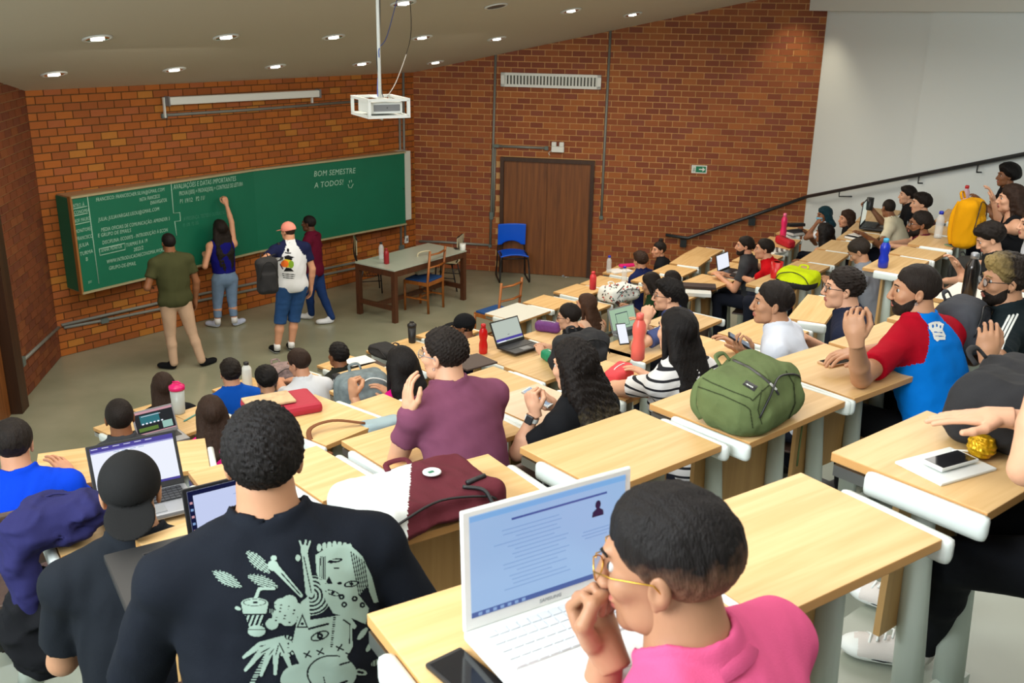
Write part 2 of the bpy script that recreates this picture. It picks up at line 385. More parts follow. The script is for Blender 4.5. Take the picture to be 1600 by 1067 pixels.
# white wall: thicker second panel, soffit along the top
qj = onplane(1453, 150, P1, nW); sj = float(np.dot(qj-P1, dW))
slab('wall_side_panel', P1, dW, nW, sj, 19, 0, 4.6, 4.6, 0, M_wallwhite, .15)
qs = onplane(1400, 18, P1, nW); zs = float(qs[2])
slab('trim_1', P1-dW*.02, dW, nW, 0, 19, zs, zs+.75, zs+2.2, 0, M_white, .3)
slab('trim_2', P1-dR*.14, dR, nR, 0, .14, zs, zs+.6, zs+.6, 0, M_white, .1)
# double door
dm = MB(); wdo = sd1-sd0
Rw = rotmat(dR, -nR, (0, 0, 1))     # local X along the wall to the right, -Y towards the room
door = thing('door_1', None, None, Rc+dR*(sd0+sd1)/2, 0); del_k = door.__setitem__('kind', 'structure'); door.rotation_euler = Rw.to_euler()
def dpart(name, c, d, m, par=door, bev=0): return MB().box(c, d, bev=bev).build(name, m, par)
dpart('door_frame', (-wdo/2+.03, -.02, dh/2), (.06, .1, dh), M_frame); dpart('door_frame', (wdo/2-.03, -.02, dh/2), (.06, .1, dh), M_frame); dpart('door_frame', (0, -.02, dh-.03), (wdo-.12, .1, .06), M_frame)
lw = (wdo-.12)/2-.004
lf = dpart('door_leaf', (-lw/2-.002, -.01, (dh-.06)/2), (lw, .045, dh-.07), M_door); dpart('door_leaf', (lw/2+.002, -.01, (dh-.06)/2), (lw, .045, dh-.07), M_door)
hb = MB(); hb.lathe([(.022, 0), (.022, .012)], (0, 0, 0), 14); hb.tube([(0, 0, .0), (0, 0, .05), (.1, 0, .05)], .009, 8)
ho = hb.build('door_handle', M_silver, lf); ho.rotation_euler = (PI/2, 0, 0); ho.location = (lw/2-.03, -.022, 0)
hb = MB(); hb.lathe([(.018, 0), (.018, .014)], (0, 0, 0), 14); ho = hb.build('door_lock', M_silver, lf); ho.rotation_euler = (PI/2, 0, 0); ho.location = (lw/2-.03, -.022, -.09)
# dark door frame at the far left edge
d2 = thing('door_2', None, None, Lc+dL*2.18, 0); d2['kind'] = 'structure'; d2.rotation_euler = rotmat(dL, np.cross((0, 0, 1), dL), (0, 0, 1)).to_euler()
MB().box((-.46, .03, 1.4), (.22, .16, 2.8)).build('door_frame', M_frame, d2)
MB().box((.52, .03, 1.4), (.1, .16, 2.8)).build('door_frame', M_frame, d2)
MB().box((.08, -.03, 1.05), (.84, .05, 2.1)).build('door_leaf', M_door, d2)
MB().box((.08, .03, 2.45), (.84, .1, .7)).build('door_panel', M_frame, d2)
MB().box((.06, .03, .05), (.06, .03, .09)).build('door_stop', M_silver, d2)

# ---- downlights in the sloping ceiling
M_refl = mat('downlight_reflector', (.75, .75, .72), .12, 1)
M_lamp = mat('downlight_lamp', (1, 1, 1), .4, emit=(1, .95, .85), estr=3.0)
M_lampoff = mat('downlight_lamp_off', (.1, .09, .08), .4)
ez = Vector([float(v) for v in -nC]); ex = Vector([float(v) for v in dF]); Rcl = rotmat(ex, ez.cross(ex), ez)
LP = [(152, 59, 1), (353, 57, 1), (521, 57, 1), (659, 58, 1), (776, 60, 1), (84, 115, 1), (272, 108, 1), (430, 103, 1), (565, 99, 1), (680, 97, 1), (630, 4, 1), (775, 9, 0), (892, 16, 1), (988, 22, 1)]
LLAB = ['second-row recessed downlight, leftmost, above the chalkboard left end', 'second-row recessed downlight above the white screen case', 'second-row recessed downlight left of the projector pole', 'second-row recessed downlight just right of the projector pole', 'second-row recessed downlight above the wall conduit by the air vent', 'front-row recessed downlight, leftmost, near the ceiling corner', 'front-row recessed downlight above the left end of the screen case', 'front-row recessed downlight above the middle of the screen case', 'front-row recessed downlight left of the projector pole', 'front-row recessed downlight near the brick corner', 'recessed downlight at the top with a blue cable hanging from it', 'unlit dark recessed downlight near the top edge', 'recessed downlight near the top, right of the unlit one', 'recessed downlight nearest the tall wall conduit, topmost right']
def zoom_dl(x, y, lit, lab):
    c = onplane(x, y, C0, nC)
    t = thing('ceiling_downlight', lab, 'ceiling light', c+nC*.002, 0, 'recessed downlights'); t.rotation_euler = Rcl.to_euler()
    MB().lathe([(.135, 0), (.135, -.012), (.105, -.012), (.105, 0)], n=28).build('trim_ring', M_white, t)
    b = MB(); n = 24
    pr = [(.104, -.011), (.085, -.004), (.05, -.0015)]
    rings = [[b.bm.verts.new((r*math.cos(2*PI*k/n), r*math.sin(2*PI*k/n), z)) for k in range(n)] for r, z in pr]
    for A_, B_ in zip(rings, rings[1:]):
        for k in range(n): b.bm.faces.new((A_[k], A_[(k+1) % n], B_[(k+1) % n], B_[k])).smooth = True
    b.bm.faces.new(rings[-1]); b.build('reflector', M_refl if lit else M_lampoff, t)
    if lit:
        MB().tube([(-.055, .018, -.012), (.055, .018, -.012)], .012, 8).build('lamp_tube', M_lamp, t)
        MB().tube([(-.055, -.018, -.012), (.055, -.018, -.012)], .012, 8).build('lamp_tube', M_lamp, t)
for (x, y, lit), lab in zip(LP, LLAB): zoom_dl(x, y, lit, lab)
_s = Rc+dR*(LRt-.45)+nR*.45; _s[2] = ceil_z(_s[0], _s[1])-.04
t = thing('ceiling_downlight', 'recessed downlight above the top of the brick wall, out of view', 'ceiling light', _s, 0, 'recessed downlights'); MB().lathe([(.135, .04), (.135, .02), (.105, .02), (.105, .04)], n=24).build('trim_ring', M_white, t)
_l = bpy.data.lights.new('downlight_beam', 'SPOT'); _l.energy = 55; _l.spot_size = 1.6; _l.spot_blend = .8; _l.color = (1, .85, .6); _l.shadow_soft_size = .06; _lo = bpy.data.objects.new('downlight_beam', _l); COL.objects.link(_lo); _lo.location = [float(v) for v in _s]
# ---- handrail
hz = nR*.09
rp = [onplane(1040, 367, Rc+hz, nR), onplane(1075, 372, Rc+hz, nR), onplane(1256, 309, Rc+hz, nR)]
rq = [onplane(1262, 307, P1+nW*.22, nW), onplane(1600, 241, P1+nW*.22, nW)]
dd = rq[1]-rq[0]; rq.append(rq[1]+dd*.9)
hr = thing('handrail', 'dark steel handrail climbing along the brick and white wall', 'handrail', (0, 0, 0))
MB().tube(rp[:2]+[rp[1]*.5+rp[2]*.5, rp[2]]+rq, .026, 10).build('rail', mat('dark_grey_rail', srgb(48, 54, 58), .35, .3), hr)
for x, y in ((1068, 374), (1175, 340)):
    q = onplane(x, y, Rc, nR); MB().box(q+nR*.03-np.array([0, 0, .05]), (.1, .1, .12), Rw).build('bracket', MATS['dark_grey_rail'], hr)
for x, y in ((1312, 297), (1436, 275), (1528, 257)):
    q = onplane(x, y, P1+nW*.22, nW); MB().tube([q, q-np.array([0, 0, .09]), q-np.array([0, 0, .1])-nW*.22], .01, 6).build('bracket', MATS['dark_grey_rail'], hr)
# ---- wall fittings
def wpt(x, y, off=.02): return onplane(x, y, Rc+nR*off, nR)
def fpt(x, y, off=.02): return onplane(x, y, Lc+nF*off, nF)
def conduit(label, paths, boxes=(), R=None, r=.02):
    t = thing('conduit', label, 'conduit', paths[0][0], 0, None); o0 = Vector([float(v) for v in paths[0][0]])
    for p in paths:
        b = MB(); b.tube([Vector([float(v) for v in q])-o0 for q in p], r, 8); b.build('pipe', M_cond, t)
    for c, d, R_ in boxes:
        MB().box(Vector([float(v) for v in c])-o0, d, R_, bev=.004).build('junction_box', M_box, t)
Rf = rotmat(dF, -nF, (0, 0, 1))
conduit('long grey conduit running down beside the door to the floor corner', [[wpt(774.5, 86), wpt(770, 250), wpt(766, 385)], [wpt(773.5, 232), wpt(771, 338)], [wpt(766, 383), wpt(690, 378), wpt(655, 377)]], [(wpt(768, 337), (.06, .05, .12), Rw), (wpt(766, 384), (.05, .05, .05), Rw)])
conduit('short grey horizontal conduit above the door to the emergency light', [[wpt(772, 228), wpt(856, 231.5)]], [(wpt(775, 228), (.1, .05, .05), Rw), (wpt(854, 231.5), (.06, .04, .06), Rw)])
conduit('tall grey conduit on the brick wall right of the door', [[wpt(954, 46), wpt(943.5, 250), wpt(939.5, 340)]], [(wpt(939.5, 340), (.06, .05, .06), Rw)])
conduit('pair of grey vertical conduits beside the right end of the chalkboard', [[fpt(630, 113), fpt(631.5, 250), fpt(633, 374)], [fpt(624, 165), fpt(625.5, 250), fpt(626.5, 386)]], [(fpt(627, 386), (.1, .05, .07), Rf)])
conduit('grey conduit below the white projection screen case', [[fpt(258, 180), fpt(400, 171), fpt(562, 158)]], [(fpt(256, 181), (.08, .05, .06), Rf)])
zc = .42
def onf(s, z, off=.02): return Lc+dF*s+nF*off+np.array([0, 0, z])
s1 = float(np.dot(fpt(92, 510)-Lc, dF)); 
conduit('two grey conduits running low along the front brick wall', [[fpt(96, 508), fpt(258, 471), fpt(560, 409), fpt(628, 392)], [fpt(100, 512), fpt(160, 501), fpt(258, 481), fpt(560, 418), fpt(640, 400)]], [(fpt(163, 501), (.1, .05, .06), Rf)])
lp = lambda x, y: onplane(x, y, Lc+nL*.02, nL)
conduit('grey conduit sloping along the dark left brick wall', [[lp(36, 563), lp(92, 511)]], [(lp(34, 565), (.09, .06, .1), rotmat(dL, np.cross((0, 0, 1), dL), (0, 0, 1)))])
t = thing('wall_socket', 'small white wall socket below the right end of the chalkboard', 'socket', fpt(635, 374, .03)); t.rotation_euler = Rf.to_euler()
MB().box((0, 0, 0), (.07, .03, .12), bev=.004).build('plate', M_white, t); MB().box((0, -.017, .0), (.035, .006, .05)).build('outlet', M_grey, t)
# air vent
v0, v1, v2 = wpt(783.5, 112), wpt(940, 116), wpt(782.5, 134)
vw = float(np.linalg.norm(v1-v0)); vh = float(v0[2]-v2[2])
t = thing('air_vent', 'long white air vent grille high on the brick wall above the door', 'vent', (v0+v1)/2-np.array([0, 0, vh/2+.01])); t.rotation_euler = Rw.to_euler()
MB().box((0, .005, 0), (vw, .01, vh)).build('backing', mat('vent_dark', srgb(60, 60, 50), .8), t)
fr = MB(); 
for c, d in (((0, -.02, vh/2-.02), (vw, .05, .04)), ((0, -.02, -vh/2+.02), (vw, .05, .04)), ((-vw/2+.03, -.02, 0), (.06, .05, vh)), ((vw/2-.03, -.02, 0), (.06, .05, vh))): fr.box(c, d)
fr.build('frame', M_white, t)
me = mesh_box('slat', .026, .03, vh-.08, M_white)
for k in range(28):
    o = link('slat', me, None, t, (-vw/2+.075+(vw-.15)*k/27, -.015, 0)); o.rotation_euler = (0, 0, .5)
# emergency light, exit sign
c = wpt(872, 230, .03); t = thing('emergency_light', 'white twin-head emergency light above the dark door', 'emergency light', c); t.rotation_euler = Rw.to_euler()
MB().box((0, -.02, -.03), (.2, .07, .09), bev=.01).build('body', M_white, t)
for s in (-1, 1): MB().box((s*.06, -.03, .05), (.075, .07, .07), bev=.012).build('lamp_head', M_white, t)
MB().tube(catmull([(-.1, -.02, -.05), (-.14, -.03, -.09), (-.12, -.03, -.13), (-.15, -.02, -.1)], 4), .004, 5).build('cable', M_white, t)
c = wpt(1092.5, 264.5, .012); e0, e1 = wpt(1080.5, 259), wpt(1104.5, 260); ew = float(np.linalg.norm(e1-e0))
t = thing('exit_sign', 'small green exit sign with running figure and arrow on brick wall', 'sign', c); t.rotation_euler = Rw.to_euler()
MB().box((0, 0, 0), (ew, .006, ew*.52)).build('plate', M_white, t)
MB().box((0, -.004, 0), (ew-.03, .004, ew*.52-.03)).build('green_field', mat('sign_green', srgb(0, 120, 84), .5), t)
b = MB(); b.box((ew*.12, -.008, 0), (ew*.28, .004, ew*.07)); b.bm.faces.new([b.bm.verts.new((ew*(.22+.17*i), -.0095, ew*.15*j)) for i, j in ((0, 1), (1, 0), (0, -1))]); b.build('arrow', M_white, t)
b = MB(); b.box((-ew*.33, -.0075, 0), (ew*.2, .003, ew*.38)); b.build('door_pictogram', M_white, t)
b = MB(); b.tube([(-ew*.33, -.011, ew*.13), (-ew*.33, -.011, ew*.1)], ew*.025, 8); b.tube([(-ew*.33, -.011, ew*.07), (-ew*.34, -.011, -ew*.03), (-ew*.39, -.011, -ew*.14)], ew*.018, 6); b.tube([(-ew*.34, -.011, -ew*.03), (-ew*.29, -.011, -ew*.08), (-ew*.28, -.011, -ew*.14)], ew*.015, 6); b.tube([(-ew*.39, -.011, ew*.03), (-ew*.33, -.011, ew*.06), (-ew*.27, -.011, ew*.02)], ew*.012, 6)
b.build('running_figure', MATS['sign_green'], t)
# projection screen case
s0, s1_ = fpt(262, 158, .1), fpt(497, 146, .1)
ctr = (s0+s1_)/2; sl = float(np.linalg.norm(s1_-s0)); t = thing('projection_screen', 'rolled-up white projection screen case on the front brick wall', 'projection screen', ctr)
ex_ = (s1_-s0)/sl; t.rotation_euler = rotmat(ex_, -nF, np.cross(ex_, -nF)).to_euler()
MB().box((0, 0, 0), (sl, .09, .1), bev=.02).build('housing', M_white, t)
MB().box((-sl/2-.005, 0, 0), (.02, .1, .12)).build('end_cap', M_grey, t); MB().box((sl/2+.005, 0, 0), (.03, .1, .12)).build('end_cap', M_grey, t)
MB().box((-sl/2-.03, .04, -.08), (.02, .03, .25)).build('bracket', M_white, t); MB().box((sl/2-.1, .02, -.08), (.02, .03, .1)).build('bracket', M_white, t)
MB().tube([(-sl/2-.03, .0, -.2), (-sl/2-.05, -.01, -.32), (-sl/2-.0, -.01, -.3)], .004, 5).build('pull_cord', M_dark, t)
# projector in cage on pole
PR = pd(594, 166, 8.2); PRt = onplane(596, 8, C0, nC)
PRt = np.array([PR[0], PR[1], ceil_z(PR[0], PR[1])])
t = thing('projector_cage', 'white caged ceiling projector hanging on a thin pole', 'projector', PR, math.radians(28))
cg = MB(); cw, cd, chh = .33, .40, .13
for sx in (-1, 1):
    for sy in (-1, 1):
        cg.box((sx*cw/2, sy*cd/2, 0), (.022, .022, chh))
for sz in (-1, 1):
    for sx in (-1, 1): cg.box((sx*cw/2, 0, sz*chh/2), (.022, cd+.02, .022))
    for sy in (-1, 1): cg.box((0, sy*cd/2, sz*chh/2), (cw, .022, .022))
cg.box((0, 0, -chh/2), (cw, cd, .006)); cg.box((0, 0, chh/2), (.05, cd, .01)); cg.build('cage', M_white, t)
MB().box((0, 0, 0), (.27, .3, .09), bev=.01).build('projector_body', M_white, t)
MB().box((0, -.153, 0), (.22, .006, .05)).build('rear_ports', M_grey, t)
b = MB(); b.lathe([(.03, 0), (.03, .03)], n=14); o = b.build('lens', M_dark, t); o.rotation_euler = (-PI/2, 0, 0); o.location = (.05, .15, 0)
MB().tube([(0, 0, chh/2), (0, 0, PRt[2]-PR[2])], .014, 10).build('pole', M_white, t)
MB().tube([(0, .03, -chh/2), (0, .03, -chh/2-.03), (.03, .03, -chh/2-.045)], .008, 6).build('lock_loop', M_white, t)
cu = onplane(630, 6, C0, nC)-PR; rz = -math.radians(28); loc = lambda p: (p[0]*math.cos(rz)-p[1]*math.sin(rz), p[0]*math.sin(rz)+p[1]*math.cos(rz), p[2])
q = lambda x, y, z: loc((cu[0]*x, cu[1]*y, z*(PRt[2]-PR[2])))
MB().tube(catmull([loc(cu), q(.9, .9, .8), q(.3, .3, .45), q(-.1, 0, .38), q(0, 0, .3), (0, .05, .08), (0, -.1, .02)], 5), .004, 5).build('blue_cable', mat('blue_cable', srgb(70, 100, 190), .5), t)
MB().tube(catmull([(0.02, 0, .85), (.02, .02, .6), (-.02, .0, .35), (.02, 0, .1), (0, -.16, 0)], 5), .004, 5).build('black_cable', M_dark, t)
cu = onplane(640, 1, C0, nC)-PR
MB().tube(catmull([loc(cu), q(1.4, 1, .7), q(1.2, 1, .4), q(.7, .5, .12), (0, -.1, .05)], 5), .004, 5).build('black_cable', M_dark, t)
# ---- chalkboard (two panels in a shallow V, proud of the wall)
def bpt(x, y, off): return onplane(x, y, Lc+nF*off, nF)
KA, KB, KC = bpt(107, 306, .34), bpt(392, 266, .1), bpt(630, 243.5, .24)
ka, kb, kc = bpt(130, 452, .34), bpt(405, 387, .1), bpt(634, 354.5, .24)
zT = (KA[2]+KB[2]+KC[2])/3; zB = (ka[2]+kb[2]+kc[2])/3
def atz(p, z): q = np.array(p, float); q[2] = z; return q
xa, xb, xc = [(a+b)/2 for a, b in ((KA, ka), (KB, kb), (KC, kc))]
bo = thing('chalkboard', 'large green chalkboard covered in white handwriting', 'chalkboard', atz(xb, 0))
o0 = atz(xb, 0)
def bpanel(a, b, nm):
    d = atz(b-a, 0); L = float(np.linalg.norm(d)); d /= L; n = np.array([d[1], -d[0], 0]); n = n if np.dot(n, nF) > 0 else -n
    c = atz((a+b)/2, (zT+zB)/2)-o0
    o = MB().box((0, 0, 0), (L, .03, zT-zB)).build(nm, M_board, bo, c); o.rotation_euler = rotmat(d, -n, (0, 0, 1)).to_euler()
    for z in (zT-zB)/2+.012, -(zT-zB)/2-.012: MB().box((0, .0, z), (L+.02, .07, .025)).build('trim', M_alu, o)
    return o, L, d, n
pl, Lp, dpl, npl = bpanel(xa, xb, 'left_panel'); pr_, Lr, dpr, npr = bpanel(xb, xc, 'right_panel')
MB().box((-Lp/2-.01, 0, 0), (.025, .06, zT-zB+.05)).build('trim', mat('brown_trim', srgb(150, 100, 50), .5), pl)
# side box of the board's left end
wallA = atz(xa-nF*.32, 0)
dd = atz(xa, 0)-wallA; Ls = float(np.linalg.norm(dd)); dd /= Ls
sb = MB().box((0, 0, 0), (Ls, .03, zT-zB)).build('side_panel', M_board, bo, atz((xa+wallA)/2, (zT+zB)/2)-o0); sb.rotation_euler = rotmat(dd, np.cross((0, 0, 1), dd), (0, 0, 1)).to_euler()
b = MB()
for z in (zT+.005, zB-.005): b.prism([p-o0 for p in (wallA, xa, xb, xb-nF*.09)], z-.012, z+.012)
b.prism([p-o0 for p in (xb, xc, xc-nF*.22, xb-nF*.09)], zT-.007, zT+.017); b.build('top_board', mat('dusty_trim', srgb(170, 130, 90), .8), bo)
we = onplane(636, 300, Lc+nF*.24, nF)
wp = thing('white_panel', 'narrow white vertical panel at the right end of the chalkboard', 'panel', atz(we, (zT+zB)/2)); wp.rotation_euler = Rf.to_euler()
MB().box((0, .1, .03), (.19, .2, zT-zB-.02), bev=.01).build('panel_box', mat('pale_panel', srgb(206, 212, 204), .5), wp); MB().box((-.085, -.005, 0), (.02, .02, .02)).build('lock', M_dark, wp)
# writing
def text(s, size, par, loc, m, rz=0, name='writing', ex=1.0):
    cu = bpy.data.curves.new(name, 'FONT'); cu.body = s; cu.size = size; cu.extrude = .0004; cu.space_character = 1.05; cu.resolution_u = 2; cu.shear = .15
    o = bpy.data.objects.new(name, cu); COL.objects.link(o); cu.materials.append(m); o.parent = par
    me = bpy.data.meshes.new_from_object(o); bpy.data.objects.remove(o, do_unlink=True); o = bpy.data.objects.new(name, me); COL.objects.link(o); o.parent = par
    o.rotation_euler = (PI/2, 0, 0); o.location = loc; o.scale = (ex, 1, 1); return o

W2 = (zT-zB)/2
# board pixel -> local coordinates of the left/right panel
def lft(x, y):
    q = onplane(x, y, atz(xa, 0)+npl*.018, npl)-(atz((xa+xb)/2, (zT+zB)/2)); return (float(np.dot(q, dpl)), -.018, float(q[2]))
def rgt(x, y):
    q = onplane(x, y, atz(xb, 0)+npr*.018, npr)-(atz((xb+xc)/2, (zT+zB)/2)); return (float(np.dot(q, dpr)), -.018, float(q[2]))
def wr(s, x0, y0, x1, y1, hpx=8, m=None, side='l'):
    """a line of chalk capitals from pixel (x0,y0) baseline start to (x1,y1) baseline end"""
    a, b = (lft(x0, y0), lft(x1, y1)) if side == 'l' else (rgt(x0, y0), rgt(x1, y1)); h = (lft if side == 'l' else rgt)(x0, y0-hpx)[2]-a[2]
    par = pl if side == 'l' else pr_
    o = text(s, h/.72, par, a, m or M_chalk)
    L = math.hypot(b[0]-a[0], b[2]-a[2]); o.rotation_euler = (PI/2, -math.atan2(b[2]-a[2], b[0]-a[0]), 0)
    o.scale[0] = L/(len(s)*h/.72*.64)
for s_, x, y, x1, y1 in (('INTRO. À', 113, 325, 135, 321), ('ECONOMIA', 113, 336, 138, 331), ('PROF: MAURO', 115, 349, 142, 343), ('MONITORES', 117, 365, 144, 359), ('FRANCISCO', 120, 376, 145, 371), ('JULIA', 124, 387, 143, 382), ('TURMA', 125, 400, 144, 395), ('B', 134, 408, 138, 407)): wr(s_, x, y, x1, y1, 6)
for s_, x, y, x1, y1 in (('FRANCISCO: FRANCISCHER.SILVA@GMAIL.COM', 150, 315, 265, 297), ('INSTA: FRANCISCO', 218, 315, 254, 308), ('ENNAVIGATOR', 235, 320, 260, 315), ('JULIA: JULIAVARGAS.USOU@GMAIL.COM', 154, 346, 258, 327), ('MEDIA OFICIAIS DE COMUNICAÇÃO: APRENDER 3', 158, 362, 276, 342), ('E GRUPO DE EMAILS', 153, 371, 212, 361), ('DISCIPLINA: ECO0075 - INTRODUÇÃO À ECON', 160, 382, 274, 359), ('SENHA: MONITOR', 158, 394, 192, 387), ('TURMAS 8 A 19', 197, 386, 236, 377), ('2022/2', 209, 393, 229, 388), ('WWW.INTRODUCAOAECONOMIA.WORDPRESS', 167, 412, 262, 391), ('GRUPO-DE-EMAIL', 170, 422, 216, 413)): wr(s_, x, y, x1, y1, 6)
wr('2/11', 138, 443, 146, 441, 4)
wr('AVALIAÇÕES E DATAS IMPORTANTES', 271, 296, 377, 281, 8); wr('PROVA1(50%) + PROVA2(50%) + CONTROLE DE LEITURA', 280, 306, 392, 288, 7); wr('P1 19/12   P2 11/', 281, 318, 338, 309, 7)
wr('(4 PRESENÇA, TESTES E OUTRAS NOTAS)', 286, 345, 374, 331, 6, M_chalkf); wr('P1 10%  P2 10%', 286, 355, 318, 349, 6, M_chalkf)
wr('BOM SEMESTRE', 490, 276, 560, 270, 9, None, 'r'); wr('A TODOS!', 491, 294, 539, 288, 9, None, 'r')
def stroke(px, side='l', r=.006):
    f = lft if side == 'l' else rgt; MB().tube([f(*p) for p in px], r, 5).build('chalk_line', M_chalk, pl if side == 'l' else pr_)
stroke([(136, 304), (154.5, 443)]); stroke([(267, 283), (271, 333), (281, 332), (282, 345), (273, 346), (276, 368)]); stroke([(155, 389), (195, 380), (195.5, 390), (156, 399), (155, 389)])
stroke([(113, 327), (136, 322)]); stroke([(113, 338), (137, 333)]); stroke([(114, 352), (140, 346)])
stroke([(544, 288), (545, 293), (549, 293.5), (552, 287)], 'r'); stroke([(546, 282), (546, 286)], 'r'); stroke([(549, 281), (549.5, 285)], 'r')
# ================================================================ TIERS
RZ = dict(S=-3.05, R2=-2.8, R3=-2.25, R4=-1.8, R5=-1.4, R6=-1.05)
FRONT = dict(
 S=[(868, 482), (910, 466), (968, 441), (1043, 412), (1090, 385)],
 R2=[(144, 668), (315, 628), (586, 560), (745, 520), (870, 500), (1010, 455), (1097, 425), (1170, 390), (1232, 352)],
 R3=[(58, 702), (322, 676), (513, 608), (722, 583), (850, 548), (1004, 500), (1060, 478), (1164, 438), (1277, 383), (1358, 320)],
 R4=[(40, 790), (275, 738), (531, 687), (817, 604), (945, 560), (1095, 521), (1262, 457), (1347, 415), (1461, 348)],
 R5=[(207, 842), (521, 770), (765, 706), (994, 636), (1168, 574), (1290, 534), (1383, 499), (1498, 438)],
 R6=[(440, 1000), (568, 958), (983, 829), (1254, 735), (1450, 638), (1560, 590)])
prevz = 0
for k in ('S', 'R2', 'R3', 'R4', 'R5', 'R6'):
    z = RZ[k]; P = [bp(x, y, z) for x, y in FRONT[k]]; fwd = azv(-38)
    P = [p+fwd*.13 for p in P]; top = z-.74+CH
    d0 = P[0]-P[1]; d0 /= np.linalg.norm(d0); d1 = P[-1]-P[-2]; d1 /= np.linalg.norm(d1)
    if k == 'S': poly = [P[0]+azv(142)*2.0]+P+[P[-1]+d1*1.0, P[-1]+d1*1.0+azv(165)*4]
    else:
        Lf = P[0]+azv(-125)*(1.0 if k in ('R2', 'R3') else 2.2)
        Rt = P[-1]+d1*(.9 if k != 'R6' else 3.0); poly = [Lf]+P+[Rt, Rt+azv(170)*(14 if k not in ('R2',) else 12), np.array([5.5, -3, 0]), Lf+azv(178)*7]
    b = MB(); b.prism(poly, max(top-.62, .0), top); tag(b.build('tier_platform', M_tier), kind='structure')
# ================================================================ DESKS
DESKS = {}
M_topwhite = mat('white_laminate', srgb(214, 216, 206), .4)
def desk(key, z, where, L=None, F=None, R=None, N=None, top=None, depth=.42, bars=(1, 1), cat='desk', grp=None):
    pts = {k: (bp(*v, z) if v is not None else None) for k, v in dict(L=L, F=F, R=R, N=N).items()}
    if pts['L'] is None: pts['L'] = pts['F']+pts['N']-pts['R']
    if pts['F'] is None: pts['F'] = pts['L']+pts['R']-pts['N']
    l, f = pts['L'], pts['F']; w = float(np.linalg.norm(f-l)); ex = (f-l)/w; bk = np.array([ex[1], -ex[0], 0])   # towards the sitter
    if pts['R'] is not None: d = float(np.dot(pts['R']-f, bk))
    elif pts['N'] is not None: d = float(np.dot(pts['N']-l, bk))
    else: d = depth
    H = z+CH; fl = max(H-.74, 0)
    o = l+ex*w/2; o[2] = fl; h = H-fl
    t = thing('desk', 'wood desk '+where, cat, o, 0, 'lecture hall desks'); t.rotation_euler = (0, 0, math.atan2(ex[1], ex[0]))
    # local: X along the row, Y forwards; the top spans y 0..-d
    b = MB(); b.box((0, -d/2, h-.0125), (w-.012, d, .025), bev=.003); tp = b.build('tabletop', [top or M_desk, M_edge], t)
    for p in tp.data.polygons: p.material_index = 0 if p.normal.z > .5 else 1
    b = MB(); b.box((0, -d*.45, h-.245), (w*.9, .018, .42)); b.build('front_panel', M_panel, t)
    for s in (-1, 1):
        MB().tube([(s*(w/2-.105), -d*.5, h-.03), (s*(w/2-.115), -d*.55, h*.5), (s*(w/2-.125), -d*.6, .02)], [.036, .04, .045], 12, flat=.6).build('leg', M_steel, t)
        if bars[0 if s < 0 else 1]:
            y0, y1 = -d*.28, -d-.015; xx = s*(w/2+.012); zz = h-.032
            mb = MB(); mb.box((xx, (y0+y1)/2, zz), (.034, abs(y1-y0), .062), bev=.016); br = mb.build('side_bar', M_whitebar, t)
            for p in br.data.polygons: p.use_smooth = True
            MB().box((s*(w/2-.01), -d*.2, h-.045), (.012, d*.34, .03)).build('slide_rail', M_rail, t)
        MB().lathe([(.012, 0), (.012, .004), (.006, .007)], n=10).build('bolt', M_rail, t).location = (s*(w/2-.14), -d*.45-.012, h-.16)
    for c in t.children:
        if c.name.startswith('bolt'): c.rotation_euler = (PI/2, 0, 0)
    MB().box((0, -d*.6, .015), (w*.8, .05, .03)).build('foot_beam', M_steel, t)
    DESKS[key] = dict(t=t, o=o, ex=ex, bk=bk, w=w, d=d, z=z, H=H); return t
D = desk
D('a1', -3.33, 'in the front row before the girl beside the pink shaker', (205, 640), (258, 625))
D('a2', -3.33, 'in the front row before the curly-haired boy in bright blue', (330, 609), (392, 588))
D('a3', -3.33, 'in the front row before the boy bending left', (398, 590), (452, 571))
D('a4', -3.33, 'in the front row before the short-afro student', (494, 571), (545, 554))
D('a5', -3.33, 'in the front row carrying the small black shaker', (571, 548), (637, 528))
D('a6', -3.33, 'in the front row before the student in the black cap', (648, 524), (705, 505))
D('a7', -3.33, 'with plain white top standing behind the empty wooden chair', (757, 489.5), (809, 472.5), (849, 489.5), top=M_topwhite)
D('a8', -3.33, 'empty, immediately right of the white-topped one', (816, 472.5), (850, 460), (899, 470.5))
D('a9', -3.33, 'with the small coral bottle, second right of the white-topped one', (864, 456), (902, 443))
D('a10', -3.33, 'in the front row just ahead of the patterned white backpack', (906, 443), (938, 430))
D('a11', -3.33, 'nearest the double door, with clear bottle and notebooks', (941, 426), (968, 413.5))
D('s1', -3.05, 'before the brown-haired girl with the bare back', (872, 480), (910, 466), (963, 473))
D('s2', -3.05, 'under the patterned white backpack', (932, 455.5), (968, 441), (1009, 452))
D('s3', -3.05, 'before the dark-haired student in the green top', (985, 438), (1010, 427))
D('s4', -3.05, 'empty, behind the boy in navy near the door', (1018, 424), (1043.5, 412.8), (1086, 422.5))
D('s5', -3.05, 'empty, behind the girl with the top bun', (1045.7, 411), (1067, 397), (1110, 403))
D('s6', -3.05, 'empty, below the lower end of the handrail', (1067, 397), (1090.7, 385), (1131, 390))
D('b1', -2.8, 'farthest left in the second row, before the short-haired boy', (144, 668), (210, 646))
D('b2', -2.8, 'under the laptop with the dark desktop picture', (214, 662), (264, 645))
D('b3', -2.8, 'with the pink-lidded shaker', (268, 647), (318, 631))
D('b4', -2.8, 'with the black pencil case, behind the student with afro hair', (518, 585), (586, 566.5))
D('b5', -2.8, 'hidden between the long black hair and the black cap', (618, 560), (688, 541))
D('b6', -2.8, 'under the open black laptop and red squeeze bottle', (695, 539), (757, 521), (870, 548))
